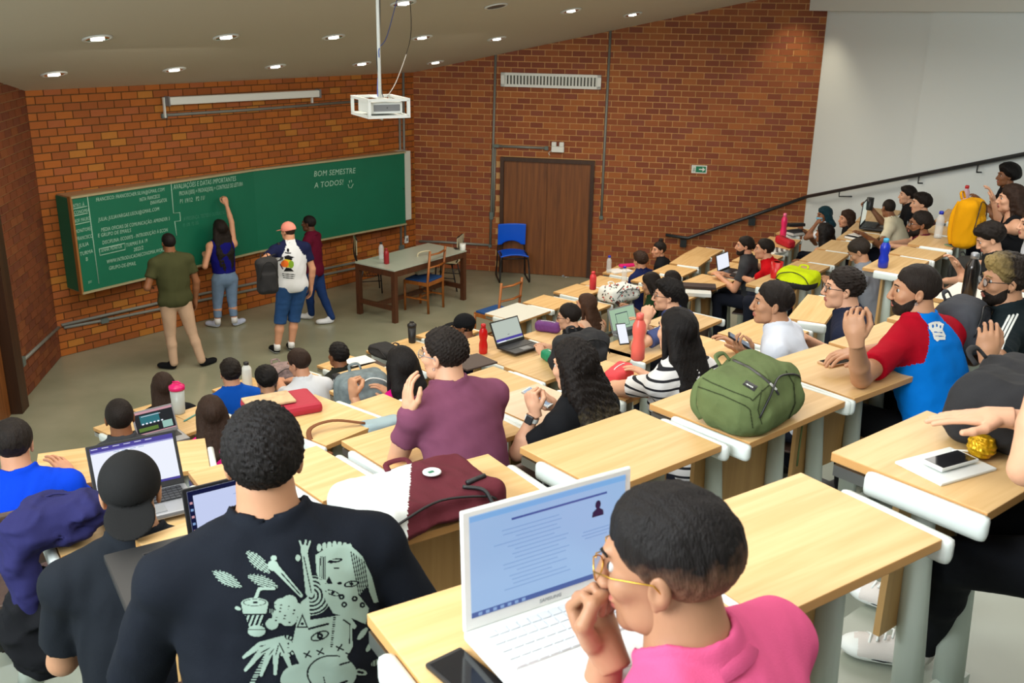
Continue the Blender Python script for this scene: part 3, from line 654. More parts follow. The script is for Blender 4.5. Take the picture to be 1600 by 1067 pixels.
D('b7', -2.8, 'with the purple pencil case', (812.5, 524.5), (872, 505))
D('b8', -2.8, 'behind the green-topped student, left of the brown case', (1008, 462), (1046, 447))
D('b9', -2.8, 'under the dark brown case and white box', (1057, 443), (1097.5, 427.5), (1146, 439))
D('b10', -2.8, 'under the laptop of the man in red', (1105, 425), (1141, 409))
D('b11', -2.8, 'before the man with tied-back hair', (1143, 407), (1174, 392))
D('b12', -2.8, 'with the red bag and chequered notebook', (1180, 387), (1203, 369), (1240, 385))
D('b13', -2.8, 'touching the brick wall corner, with stacked books', (1212, 364), (1232, 354), (1262, 362))
D('c1', -2.1, 'empty, beside the student in bright blue at the left edge', (57, 709), (186, 692))
D('c2', -2.1, 'empty, behind the boy with the small laptop', (192, 700), (322, 684), (350, 728))
D('c3', -1.95, 'under the red laptop case', (395, 650), (493, 615), (546, 681))
D('c4', -2.4, 'behind the afro-haired student, before the floral backpack', (513, 610.5), (575, 592))
D('c5', -2.0, 'with the pale bag and brown strap', (509, 643), (600, 614))
D('c6', -2.25, 'hidden before the woman in magenta', (612, 619), (700, 593))
D('c7', -2.25, 'empty, beside the leather folder, in front of the purple T-shirt man', (716, 589), (772, 571.5), (840, 600))
D('c8', -2.25, 'with the green pencil case', (786, 572.5), (850, 552), (909, 576))
D('c9', -2.25, 'under the big black backpack', (868, 555), (925, 535))
D('c10', -2.25, 'with the grey laptop of the man holding his chin', (930, 545), (985, 522), (1045, 548))
D('c11', -2.25, 'right of the striped woman head, with rounded white corner bar', (1004, 505), (1060, 483), (1115, 505))
D('c12', -2.25, 'under the yellow and black backpack and red cup', (1164.5, 443.5), (1205, 427), (1253, 445))
D('c13', -2.25, 'empty, just above the yellow and black backpack', (1222, 418), (1245.5, 407), (1293, 418))
D('c14', -2.25, 'empty, left of the boy looking down', (1248.5, 406), (1275, 389.5), (1320, 402))
D('c15', -2.25, 'empty, above the boy looking down', (1277, 388), (1299.5, 374), (1345, 380))
D('c16', -2.25, 'with the small notebooks of the man in cream', (1306.5, 372.5), (1324, 360), (1368, 374))
D('c17', -2.25, 'under the laptop of the man in cream', (1324, 359), (1338, 347), (1385, 354))
D('c18', -2.25, 'with black cup and grey laptop nearest the white wall', (1337, 345), (1358, 324), (1405, 333))
D('d1', -1.65, 'under the big silver laptop and navy jacket', (60, 792), (278, 742), (300, 816))
D('d2', -1.75, 'partly hidden, left of the big dark head', (291, 737), (400, 712))
D('d3', -1.6, 'empty, right of the big dark head', (410, 722), (497, 695), (553, 766))
D('d4', -1.8, 'under the left elbow of the man in purple', (531, 689), (622, 662), (686, 708))
D('d5', -1.8, 'before the chest of the man in purple', (632, 660), (736, 630))
D('d6', -1.8, 'pale one under the hands of the woman with the smartwatch', (750, 627), (842, 598), (905, 650), top=wood('pale_laminate', srgb(222, 190, 160), srgb(232, 204, 176)))
D('d7', -1.8, 'with the coral bottle and coral pencil case', (872, 590), (948, 562), (1016, 609))
D('d8', -1.8, 'under the phone hand of the man in white', (1035, 545), (1095, 523), (1170, 560))
D('d9', -1.8, 'empty, left of the man in the white T-shirt', (1120, 520), (1180, 496.6), (1277, 512))
D('d10', -1.8, 'empty, before the man with black glasses', (1230, 497), (1262.5, 459), (1304, 484))
D('d11', -1.8, 'with the tall blue bottle', (1347, 418), (1386, 397), (1440, 415))
D('d12', -1.8, 'empty, just right of the tall blue bottle', (1387, 395), (1410, 383.5), (1477.5, 395.5))
D('d13', -1.8, 'with the navy bottle and green phone', (1418, 380.5), (1440, 365), (1494, 383.5))
D('d14', -1.8, 'under the mustard backpack', (1440, 362), (1461, 351), (1525, 366))
D('d15', -1.8, 'before the person with the big afro by the white wall', (1461, 343), (1481, 326), (1540, 336))
D('e1', -1.35, 'with black folio under the second laptop, bottom left', (207, 844), (300, 812), None, (246, 985))
D('e2', -1.4, 'under the maroon and white backpack', (521, 772), (765, 708), (855, 775))
D('e3', -1.4, 'large empty one in the middle before the white laptop', (810, 699), (994, 638), (1115, 701))
D('e4', -1.4, 'under the olive green backpack', (1013, 631), (1168, 576), (1289, 641))
D('e5', -1.4, 'under the arm of the man in red and blue', (1180, 570), (1290, 536), (1417, 592))
D('e6', -1.4, 'empty, behind the man with black glasses', (1293.5, 534.5), (1383.5, 501.5), (1480, 545))
D('e7', -1.4, 'beside the grey backpack of the man with stripes', (1385, 497), (1452, 470))
D('e8', -1.4, 'whitish one under the dark steel bottle', (1456, 464.5), (1498, 440), (1600, 478), top=mat('pale_top', srgb(224, 214, 200), .35))
D('f1', -1.05, 'under the white laptop in the foreground', (568, 960), (983, 831), (1190, 995))
D('f2', -1.05, 'large empty one in the foreground right of the man in pink', None, (1254, 736.6), (1468, 845), (1185.5, 976.5))
D('f3', -1.05, 'with white phone and tablet at the right edge', (1297, 707), (1450, 640), None, (1522, 815))
# rounded backrest seat on a steel arm
M_seatarm = M_steel
def swivel_seat(loc, az, label, h=.44, grp='swivel seats'):
    t = thing('swivel_seat', label, 'chair', loc, -math.radians(az), grp)
    b = MB(); b.box((0, 0, h), (.38, .38, .016), bev=.007); b.build('seat', M_brown, t)
    g = Grid((-.24, -.32, h+.1), (.24, -.1, h+.45), .012)
    V, Q = nets(g, g.rbox((0, -.21, h+.28), (.2, .012, .12), .011)); V = V.copy(); V[:, 1] += (V[:, 0]**2)*1.0-.02; link('backrest', vmesh('backrest', V, Q), M_brown, t)
    MB().tube([(0, -.05, h-.01), (0, -.05, .1), (0, -.05, 0)], [.03, .03, .05], 12).build('post', M_steel, t)
    for s in (-1, 1): MB().tube([(s*.16, -.1, h-.02), (s*.19, -.2, h+.02), (s*.19, -.24, h+.12), (s*.17, -.225, h+.3)], .012, 8).build('back_support', M_blackmetal, t)
    return t
def wood_chair(loc, az, label, m=M_orangewood, cushion=None):
    t = thing('wooden_chair', label, 'chair', loc, -math.radians(az), None)
    for s in (-1, 1):
        MB().tube([(s*.2, -.2, 0), (s*.2, -.19, .45), (s*.2, -.24, .92)], .021, 4).build('leg', m, t)
        MB().tube([(s*.2, .2, 0), (s*.2, .2, .44)], .021, 4).build('leg', m, t)
    MB().box((0, 0, .43), (.42, .42, .05)).build('seat_frame', m, t)
    MB().box((0, 0, .465), (.4, .38, .03), bev=.01).build('cushion', cushion or mat('blue_cushion', srgb(16, 66, 122), .7), t)
    for z in (.68, .86): MB().tube([(-.2, -.215-(z-.45)*.03, z), (0, -.245-(z-.45)*.04, z), (.2, -.215-(z-.45)*.03, z)], .026, 6, flat=.4).build('back_rail', m, t)
    for a_, b_ in (((-.2, -.2, .2), (-.2, .2, .2)), ((.2, -.2, .2), (.2, .2, .2)), ((-.2, 0, .2), (.2, 0, .2))): MB().box([(a_[i]+b_[i])/2 for i in range(3)], [abs(a_[i]-b_[i])+.02 for i in range(3)]).build('stretcher', m, t)
    return t
def floorpt(x, y): p = bp(x, y, -CH); return p
CREAM = wood('cream_formica', srgb(190, 184, 150), srgb(202, 196, 164))
def school_chair(loc, az, label):
    t = thing('school_chair', label, 'chair', loc, -math.radians(az), None)
    b = MB(); b.box((0, 0, .45), (.4, .38, .014), bev=.006); b.build('seat', CREAM, t)
    b = MB(); b.box((0, -.2, .73), (.4, .012, .22), bev=.005); o = b.build('backrest', CREAM, t)
    for s in (-1, 1):
        MB().tube(catmull([(s*.15, .17, 0), (s*.15, .14, .42), (s*.15, .05, .44), (s*.15, -.15, .43), (s*.15, -.21, .6), (s*.15, -.19, .84)], 4), .011, 8).build('frame_tube', M_blackmetal, t)
        MB().tube([(s*.17, -.19, 0), (s*.15, -.1, .43)], .011, 8).build('leg', M_blackmetal, t)
        MB().tube([(s*.155, .155, .2), (s*.165, -.15, .2)], .008, 6).build('side_rail', M_blackmetal, t)
    MB().tube([(-.15, -.19, .84), (.15, -.19, .84)], .011, 8).build('top_rail', M_blackmetal, t)
    b = MB()
    for k in range(7): b.tube([(-.13, -.12+k*.04, .28), (.13, -.12+k*.04, .28)], .003, 4)
    for k in range(5): b.tube([(-.13+k*.065, -.13, .28), (-.13+k*.065, .13, .28)], .003, 4)
    b.build('book_basket', M_blackmetal, t); return t
# teacher's table: corners on the plane of its top
TZ = .76-CH; tA, tB, tC = bp(566, 411, TZ), bp(616, 422.5, TZ), bp(729, 391, TZ)
exT = (tC-tB)/np.linalg.norm(tC-tB); wT = float(np.linalg.norm(tC-tB)); byT = np.array([-exT[1], exT[0], 0]); dT = .75
oT = tB+exT*wT/2+byT*dT/2; oT[2] = 0
t = thing('teacher_table', 'long pale-topped teacher table with dark wooden frame', 'table', oT, math.atan2(exT[1], exT[0]))
b = MB(); b.box((0, 0, .75), (wT, dT, .02)); tt = b.build('tabletop', [mat('formica_grey_white', srgb(176, 184, 170), .3), M_tablewood], t)
b = MB()
for sx in (-1, 1):
    for sy in (-1, 1): MB().box((sx*(wT/2-.035), sy*(dT/2-.035), .37), (.065, .065, .74)).build('leg', M_tablewood, t)
for c, d in (((0, dT/2-.02, .7), (wT-.1, .03, .09)), ((0, -dT/2+.02, .7), (wT-.1, .03, .09)), ((-wT/2+.02, 0, .7), (.03, dT-.1, .09)), ((wT/2-.02, 0, .7), (.03, dT-.1, .09))): MB().box(c, d).build('apron', M_tablewood, t)
for sx in (-1, 1): MB().box((sx*(wT/2-.035), 0, .2), (.05, dT-.1, .06)).build('stretcher', M_tablewood, t)
MB().box((0, 0, .2), (wT-.1, .05, .06)).build('stretcher', M_tablewood, t)
aT = azof(byT)
school_chair(floorpt(578, 455), 75, 'cream school chair with black legs at the left end of the table')
wood_chair(floorpt(663, 482), aT-8, 'orange-brown wooden chair with blue cushion pushed to the table front')
school_chair(floorpt(700, 450), aT-25, 'cream school chair with black frame and wire basket, right of the wooden chair')
wood_chair(floorpt(776, 540), -50, 'empty wooden ladder-back chair behind the front white desk')
# blue stacking chair
M_bl = mat('blue_moulded_plastic', srgb(8, 92, 222), .35)
t = thing('blue_chair', 'bright blue plastic chair with black sled frame by the door', 'chair', floorpt(801, 436), -math.radians(172), None)
def curved(name, c, w, h, up, holes=False):
    g = Grid((-w/2-.03, -.08, -h/2-.03), (w/2+.03, .1, h/2+.03), .012); f = g.rbox((0, 0, 0), (w/2, .012, h/2), .011)
    if up: f = np.maximum(f, -g.ell((0, 0, -h/2-.03), (w*.36, 1, .09)))
    V, Q = nets(g, f); V = V.copy(); V[:, 1] += V[:, 0]**2*.7; o = link(name, vmesh(name, V, Q), M_bl, t); return o
bk = curved('backrest', 0, .46, .36, True); bk.location = (0, -.23, .7); bk.rotation_euler = (-.15, 0, 0); 
st = curved('seat', 0, .46, .42, False); st.location = (0, .0, .45); st.rotation_euler = (-PI/2, 0, 0)
for s in (-1, 1): MB().tube(catmull([(s*.2, -.26, .62), (s*.22, -.24, .45), (s*.23, -.25, .2), (s*.24, -.27, .02), (s*.24, .0, .012), (s*.24, .24, .02), (s*.23, .2, .25), (s*.21, .16, .43), (s*.2, -.1, .43)], 5), .013, 8).build('sled_leg', M_blackmetal, t)
MB().tube([(-.21, -.2, .36), (.21, -.2, .36)], .01, 6).build('cross_rail', M_blackmetal, t); MB().tube([(-.22, .17, .38), (.22, .17, .38)], .01, 6).build('cross_rail', M_blackmetal, t)
# ================================================================ PEOPLE
SKIN = {k: mat('skin_'+k, srgb(*c), .5, var=.05, vscale=30, spec=.35) for k, c in dict(light=(216, 164, 132), fair=(206, 150, 118), tan=(182, 134, 102), olive=(168, 122, 92), brown=(138, 90, 60), dark=(92, 56, 38)).items()}
LIP = mat('lips', srgb(168, 96, 84), .45)
EYEW = mat('eye_white', (.5, .48, .46), .3); IRIS = mat('iris', (.03, .018, .01), .15)
def hairm(name, c):
    new = 'hair_'+name not in MATS; m = mat('hair_'+name, tuple(v*.6 for v in srgb(*c)), .62, bump=.9, bscale=260, var=.45, vscale=90, spec=.22)
    if new:
        nt = m.node_tree; mp = nt.nodes.new('ShaderNodeMapping'); mp.inputs['Scale'].default_value = (1, 1, .22); tc = [n for n in nt.nodes if n.type == 'TEX_COORD'][0]; nt.links.new(tc.outputs['Object'], mp.inputs['Vector'])
        for n in nt.nodes:
            if n.type == 'TEX_NOISE': nt.links.new(mp.outputs[0], n.inputs['Vector'])
    return m
HAIR = dict(black=hairm('black', (26, 21, 20)), dark=hairm('dark', (38, 29, 24)), brown=hairm('brown', (64, 44, 33)), mid=hairm('mid', (86, 58, 42)), blue=hairm('blue', (10, 62, 76)), greybrown=hairm('greybrown', (58, 48, 40)), soft=hairm('soft', (44, 34, 28)))
def twotone(name, top, low, z0, z1, axis='Z'):
    """hair that is one colour at the crown and another lower down (dyed tips, faded sides)"""
    m = hairm(name, top); nt = m.node_tree; b = nt.nodes['Principled BSDF']; tc = nt.nodes.new('ShaderNodeTexCoord'); sx = nt.nodes.new('ShaderNodeSeparateXYZ')
    mr = nt.nodes.new('ShaderNodeMapRange'); mr.inputs[1].default_value = z0; mr.inputs[2].default_value = z1
    n = nt.nodes.new('ShaderNodeTexNoise'); n.inputs['Scale'].default_value = 45; a = nt.nodes.new('ShaderNodeMath'); a.operation = 'MULTIPLY_ADD'; a.inputs[1].default_value = abs(z1-z0)*.9
    nt.links.new(tc.outputs['Object'], sx.inputs[0]); nt.links.new(tc.outputs['Object'], n.inputs['Vector']); nt.links.new(n.outputs['Fac'], a.inputs[0]); nt.links.new(sx.outputs[axis], a.inputs[2]); nt.links.new(a.outputs[0], mr.inputs[0])
    mx = nt.nodes.new('ShaderNodeMix'); mx.data_type = 'RGBA'; mx.inputs[6].default_value = tuple(v*.75 for v in srgb(*low))+(1,); mx.inputs[7].default_value = tuple(v*.6 for v in srgb(*top))+(1,)
    nt.links.new(mr.outputs[0], mx.inputs[0]); nt.links.new(mx.outputs[2], b.inputs['Base Color']); return m
def cloth(name, c, var=.06, bump=.25, bs=350, rough=.85): return mat('cloth_'+name, srgb(*c), rough, bump=bump, bscale=bs, var=var, vscale=14, spec=.12)
def stripes(name, c1, c2, per, duty, axis='Z'):
    m = mat('cloth_'+name, srgb(*c1), .85); nt = m.node_tree; b = nt.nodes['Principled BSDF']; tc = nt.nodes.new('ShaderNodeTexCoord'); sx = nt.nodes.new('ShaderNodeSeparateXYZ')
    d = nt.nodes.new('ShaderNodeMath'); d.operation = 'DIVIDE'; d.inputs[1].default_value = per; fr = nt.nodes.new('ShaderNodeMath'); fr.operation = 'FRACT'; lt = nt.nodes.new('ShaderNodeMath'); lt.operation = 'LESS_THAN'; lt.inputs[1].default_value = duty
    mx = nt.nodes.new('ShaderNodeMix'); mx.data_type = 'RGBA'; mx.inputs[6].default_value = srgb(*c1)+(1,); mx.inputs[7].default_value = srgb(*c2)+(1,)
    nt.links.new(tc.outputs['Object'], sx.inputs[0]); nt.links.new(sx.outputs[axis], d.inputs[0]); nt.links.new(d.outputs[0], fr.inputs[0]); nt.links.new(fr.outputs[0], lt.inputs[0]); nt.links.new(lt.outputs[0], mx.inputs[0]); nt.links.new(mx.outputs[2], b.inputs['Base Color']); return m
def rx(a): c, s = math.cos(a), math.sin(a); return np.array([[1, 0, 0], [0, c, -s], [0, s, c]])
def ry(a): c, s = math.cos(a), math.sin(a); return np.array([[c, 0, s], [0, 1, 0], [-s, 0, c]])
def rzm(a): c, s = math.cos(a), math.sin(a); return np.array([[c, -s, 0], [s, c, 0], [0, 0, 1]])
_hand = {}
def hand_mesh(pose, vox):
    k = (pose, vox)
    if k in _hand: return _hand[k]
    C = dict(relax=(.25, .45, .3), fist=(1.35, 1.5, .9), flat=(.06, .1, .05), hold=(.6, .85, .5), pinch=(.95, .7, .35))[pose]
    g = Grid((-.075, -.03, -.11), (.1, .215, .05), vox)
    f = smin(g.ell((0, .05, 0), (.043, .052, .0165)), g.cone((0, -.02, 0), (0, .03, 0), .027, .026), .02)
    fingers = [(-.031, .082, (.030, .019, .016), .0072), (-.0105, .09, (.040, .024, .018), .0082), (.0115, .092, (.044, .026, .019), .0086), (.032, .086, (.039, .023, .018), .0083)]
    for i, (x, y, Ls, r) in enumerate(fingers):
        p = np.array([x, y, .0]); a = 0; root = p-np.array([0, .03, 0]); fg = g.cone(root, p, r*1.2, r*1.05)
        for L, c in zip(Ls, C):
            a += c*(.85+.1*i if pose == 'pinch' else 1+.04*(3-i)); q = p+L*np.array([(x*.25 if pose == 'flat' else 0), math.cos(a), -math.sin(a)]); fg = np.minimum(fg, g.cone(p, q, r*1.02, r*.93)); p = q; r *= .95
        f = smin(f, fg, .006)
    t = dict(relax=[(.03, .02, -.004), (.056, .05, -.016), (.062, .08, -.024), (.058, .102, -.03)], flat=[(.03, .02, -.002), (.062, .045, -.008), (.08, .075, -.01), (.088, .1, -.01)], fist=[(.03, .025, -.01), (.05, .055, -.03), (.034, .078, -.05), (.008, .083, -.055)], hold=[(.03, .02, -.01), (.05, .05, -.035), (.05, .08, -.052), (.04, .1, -.06)], pinch=[(.03, .02, -.01), (.05, .05, -.035), (.045, .085, -.055), (.034, .108, -.066)])[pose]
    for a, b, r0, r1 in zip(t, t[1:], (.016, .012, .0105), (.012, .0105, .0085)): f = smin(f, g.cone(a, b, r0, r1), .006)
    _hand[k] = nets(g, f); return _hand[k]
def frame(y, zup):
    y = y/np.linalg.norm(y); z = zup-y*np.dot(zup, y); z = z/max(np.linalg.norm(z), 1e-6); return np.stack([np.cross(y, z), y, z], 1)
HL_Y = [-.12, -.07, -.04, -.015, .01, .035, .06, .085, .12]; HL_Z = [-.062, -.06, -.046, -.008, .004, .024, .054, .068, .075]
def build_head(g, fem=0):
    f = g.ell((0, -.014, .032), (.074, .095, .086)); f = smin(f, g.ell((0, .03, -.042), (.054-.003*fem, .058, .074)), .03)
    f = smin(f, g.ell((0, .068, -.094), (.024-.004*fem, .018, .018)), .025)
    for s in (-1, 1):
        f = smin(f, g.ell((s*.04, .058, -.018), (.022, .022, .02)), .02); f = smin(f, g.ell((s*.046, .02, -.072), (.014, .03, .022)), .02)
    f = smin(f, g.cone((-.028, .079, .034), (.028, .079, .034), .011, .011), .014)
    for s in (-1, 1): f = smax(f, -g.ell((s*.031, .098, .012), (.018, .017, .012)), .01)
    f = smin(f, g.cone((0, .088, .022), (0, .108, -.026), .008, .0125), .010)
    for s in (-1, 1): f = smin(f, g.ell((s*.012, .098, -.032), (.009, .011, .008)), .005)
    f = smin(f, g.ell((0, .086, -.056), (.024, .012, .0065)), .006); f = smin(f, g.ell((0, .085, -.0675), (.021, .012, .007)), .005)
    for s in (-1, 1):
        e = g.ell((s*.079, -.012, -.004), (.0085, .0185, .031), ry(s*.12)@rx(.15)); e = smax(e, -g.ell((s*.088, -.007, .0), (.008, .010, .017)), .004); f = smin(f, e, .005)
        f = smin(f, g.cone((s*.074, -.004, -.024), (s*.076, -.002, -.032), .006, .005), .004)
    return f
def hair_sdf(g, st, seed, L=.3, back=0.2, amp=None, rise=0):
    base = g.ell((0, -.016, .036), (.0775, .0995, .091)); H = np.interp(g.Y, HL_Y, HL_Z)
    th = dict(buzz=-.001, short=.011, crop=.005, thick=.018, curly=.011, afro=.042, long=.009, longcurly=.018, bun=.004, low=.004, undercap=-.003).get(st, .008)
    f = base-th*np.clip((g.Z-H)/.06, -.1, 1)
    if st in ('thick', 'quiff'): f = smin(f, g.ell((0, .02, .105), (.062, .07, .032)), .03)
    H = H+g.noise(55, seed+7, 4)*.006; f = smax(f, (H-g.Z)*.75, .006)
    am = dict(buzz=.0004, crop=.0014, short=.0035, thick=.007, curly=.0065, afro=.009, long=.0035, longcurly=.007, bun=.0015, low=.0015, undercap=.001).get(st, .003) if amp is None else amp
    if st in ('long', 'longcurly', 'low'):
        n = 7; w = .062 if st != 'longcurly' else .072; cu = f; r = np.random.RandomState(seed)
        for i in range(n):
            x = w*(i/(n-1)*2-1); jit = r.uniform(-.02, .02); l2 = L*(1-.12*abs(i-(n-1)/2)/(n/2))+jit
            p0 = (x*.95, -.06+.02*abs(x)/w, .03); p1 = (x*1.25, -.088, -.1); p2 = (x*1.35+r.uniform(-.01, .01), -.10-back*max(0, (l2-.1))*.6, -.1-(l2-.1)*.5); p3 = (x*1.2+r.uniform(-.015, .015), -.10-back*(l2-.08), -l2)
            rr = .036 if st != 'longcurly' else .042
            for a, b, ra, rb in ((p0, p1, rr, rr), (p1, p2, rr, rr*.85), (p2, p3, rr*.85, rr*.35)): cu = smin(cu, g.cone(a, b, ra, rb), .014)
        for s in (-1, 1): cu = smin(cu, g.cone((s*.073, -.0, .03), (s*.088, -.02, -.13), .022, .016), .012)
        f = cu
    if st == 'bun': f = smin(f, g.ell((0, -.085, .085), (.036, .034, .034)), .008)
    if st == 'topbun': f = smin(f, g.ell((0, -.03, .15), (.036, .036, .034)), .008)
    if st == 'lowbun': f = smin(f, g.ell((0, -.125, .0), (.034, .03, .034)), .008)
    if st in ('long', 'bun', 'low', 'topbun', 'lowbun', 'short', 'crop', 'buzz'): f = f+g.noise(120, seed, 5, (1, 1, .18))*am
    elif st in ('longcurly', 'afro') and g.v > .006: f = f+np.abs(g.noise(48, seed, 6))*.016-.006
    else: f = f+g.noise(95, seed, 6)*am+g.noise(190, seed+5, 4)*am*.5
    return f
def person(who, hx, hy, zh, az=-38, haz=None, hp=0, roll=0, lean=14, s=1., bw=1., fem=0, skin='tan', hair=('short', 'dark'), shirt=None, sleeve=.6, top='tshirt', pants=None, shoes=None,
           armL='desk', armR='desk', feet=None, stand=False, floor=None, glasses=None, beard=None, extra=None, shirtmat=None, detail=None, knees=None, label=None, seat=True, group=None, pn=None, poseL='relax', poseR='relax', bare=None, twist=0, eyes=True, hipoff=(0, 0), cat='person', pelvis_z=None):
    Hw = bp(hx, hy, zh); dist = float(np.linalg.norm(Hw-CAM0)); px = dist/FPX
    vb = detail or min(max(1.7*px, .0065), .017); vh = min(max(1.15*px, .0032), .0085); vg = .0038 if px < .0035 else .006
    th = math.radians(lean); haz = az if haz is None else haz
    fl = floor if floor is not None else 0
    T = .50*s
    if stand: T = .52*s
    # axes: local Y = body facing
    A = math.radians(az); ex = np.array([math.cos(A), -math.sin(A), 0]); ey = np.array([math.sin(A), math.cos(A), 0])
    sp = np.array([0, math.sin(th), math.cos(th)])               # spine direction, local
    nk = np.array([0, .03+.06*math.sin(th), .140])*s; hs = s*.93
    C7r = T*sp; Hr = C7r+nk                                         # relative to pelvis joint
    pel_w = Hw-(ex*Hr[0]+ey*Hr[1]+np.array([0, 0, Hr[2]]))
    root = np.array([pel_w[0], pel_w[1], fl]); pz = float(pel_w[2]-fl)
    t = thing('person', label or who, cat, root, -A, group)
    def W2L(p): d = np.array(p, float)-root; return np.array([d@ex, d@ey, d[2]])
    P = np.array([0, 0, pz]); C7 = P+C7r; H = P+Hr; tw = rzm(math.radians(-twist))
    R = rx(-th)
    sw = .172*s*bw
    sh = [C7+R@tw@np.array([k*sw, -.005, -.068*s]) for k in (-1, 1)]
    # arms: -1 = left (x<0), 1 = right
    def arm(k, spec, pose):
        S = sh[0 if k < 0 else 1]; a, b = .285*s, .25*s
        pn_ = np.array([0, 0, -1.]); pole = np.array([k*.5, -.25, -1.]); E = None; Tt = None
        if spec is None: return None
        if spec == 'desk': Tt = np.array([k*.085, S[1]+.27, desk_h+.035])
        elif spec == 'lap': Tt = np.array([k*.07, S[1]+.27, pz+.13])
        elif spec == 'down': Tt = S+np.array([k*.06, .04, -(a+b)*.97]); pn_ = np.array([-k*1., 0, 0])
        else:
            spec = dict(spec)
            if 'w' in spec: Tt = W2L(bp(*spec['w']))
            elif 'l' in spec: Tt = np.array(spec['l'], float)
            elif 'h' in spec: Tt = H+rzm(math.radians(az-haz))@np.array(spec['h'])*s
            if 'pole' in spec: pole = np.array(spec['pole'], float)
            if 'e' in spec: E = W2L(bp(*spec['e']))
            if 'pn' in spec: pn_ = np.array(spec['pn'], float)
        d = Tt-S; L = np.linalg.norm(d); u = d/L
        if E is None:
            if L > (a+b)*.995: Tt = S+u*(a+b)*.995; L = (a+b)*.995
            if L < .12: Tt = S+u*.12; L = .12
            c = (a*a+L*L-b*b)/(2*a*L); c = max(-1, min(1, c)); pv = pole-u*(pole@u); pv /= np.linalg.norm(pv); E = S+u*a*c+pv*a*math.sqrt(1-c*c)
        else:
            v = E-S; E = S+v/np.linalg.norm(v)*min(max(np.linalg.norm(v), a*.9), a*1.1); v = Tt-E; Tt = E+v/np.linalg.norm(v)*min(max(np.linalg.norm(v), b*.85), b*1.12)
        hd = spec.get('hd') if isinstance(spec, dict) else None
        return S, E, Tt, pn_, pose, hd
    desk_h = .74+(0 if fl is None else 0)
    arms = [arm(-1, armL, poseL), arm(1, armR, poseR)]
    # ---- body
    lo = np.min([C7-.28*s, P-.25*s]+[np.minimum(a[1], a[2])-.07 for a in arms if a], 0); hi = np.max([C7+[.28, .2, .1], P+.2]+[np.maximum(a[1], a[2])+.07 for a in arms if a]+[H], 0)
    lo[2] = min(lo[2], P[2]-.12)
    g = Grid(lo, hi, vb)
    def torso(g, b=1.0):
        f = g.ell(P+sp*.34*s+np.array([0, .0, 0]), (.158*s*bw*b, .108*s*b*(bw**.5), .20*s), R@tw)
        f = smin(f, g.ell(P+sp*.17*s, (.148*s*bw*b, .108*s*b*(bw**.8), .18*s), R), .05)
        f = smin(f, g.ell(P+np.array([0, 0, 0]), (.168*s*bw*b, .125*s*b, .12*s)), .06)
        f = smin(f, g.cone(sh[0], sh[1], .055*s*b, .055*s*b), .05)
        for k in (0, 1): f = smin(f, g.cone(C7+np.array([0, -.0, .005]), sh[k]+np.array([0, 0, .004]), .046*s, .047*s), .035)
        if fem: f = smin(f, smin(g.ell(P+sp*.31*s+R@np.array([-.07, .085, 0])*s, (.055*s,)*3), g.ell(P+sp*.31*s+R@np.array([.07, .085, 0])*s, (.055*s,)*3), .02), .03)
        return f
    f = torso(g, .93); f = smin(f, g.cone(C7-sp*.03, H+rzm(math.radians(az-haz))@np.array([0, -.026, -.045])*s, .058*s*(.92 if fem else 1.06)*bw**.4, .053*s*(.88 if fem else 1.06)*bw**.3), .025)
    am = .92 if fem else 1.05
    hp_ = []
    for i, a in enumerate(arms):
        if a is None: continue
        S, E, Wt, pn_, pose, hd = a
        fa = smin(g.cone(S, E, .047*s*am, .038*s*am), g.cone(E, E*.65+Wt*.35, .039*s*am, .038*s*am), .012); fa = smin(fa, g.cone(E*.65+Wt*.35, Wt, .037*s*am, .025*s*am), .012); f = smin(f, fa, .02)
        hv, hq = hand_mesh(pose, vg); v = hv.copy()
        if i == 1: v[:, 0] *= -1; hq = hq[:, ::-1]
        fd = (Wt-E) if hd is None else np.array(hd, float)
        v = (v*s*(.93 if fem else 1))@frame(fd, -pn_).T+Wt; hp_.append((v, hq))
    parts = [nets(g, f)]+hp_
    # ---- head
    gh = Grid((-.1*s, -.125*s, -.125*s), (.1*s, .13*s, .135*s), vh); gs = Grid((-.1, -.125, -.125), (.1, .13, .135), vh/hs)
    HR = rzm(math.radians(az-haz))@rx(-math.radians(hp))@ry(math.radians(roll))
    hv, hq = nets(gs, build_head(gs, fem)); hv = (hv*hs)@HR.T+H; nb = sum(len(q) for v, q in parts); parts.append((hv, hq))
    V, Q = join(parts); fc = V[Q].mean(1); loc = (fc-H)@HR/hs
    mi = ((abs(loc[:, 0]) < .022) & (abs(loc[:, 2]+.062) < .0115) & (loc[:, 1] > .083) & (np.arange(len(Q)) >= nb)).astype(np.int32)
    link('body', vmesh('body', V, Q, mi), [SKIN[skin] if isinstance(skin, str) else skin, LIP], t)
    hl = bpy.data.objects.new('head_anchor', None)
    def HP(p): return HR@(np.array(p, float)*hs)+H
    def headobj(name, lo, hi, vox, fn, m, matfn=None):
        gg = Grid(lo, hi, vox/hs); v, q = nets(gg, fn(gg)); mi = matfn(v[q].mean(1)) if matfn else None
        o = link(name, vmesh(name, v*hs, q, mi), m, t); mm = Matrix.Identity(4)
        for i in range(3):
            for j in range(3): mm[i][j] = HR[i][j]
            mm[i][3] = H[i]
        o.matrix_local = mm; return o
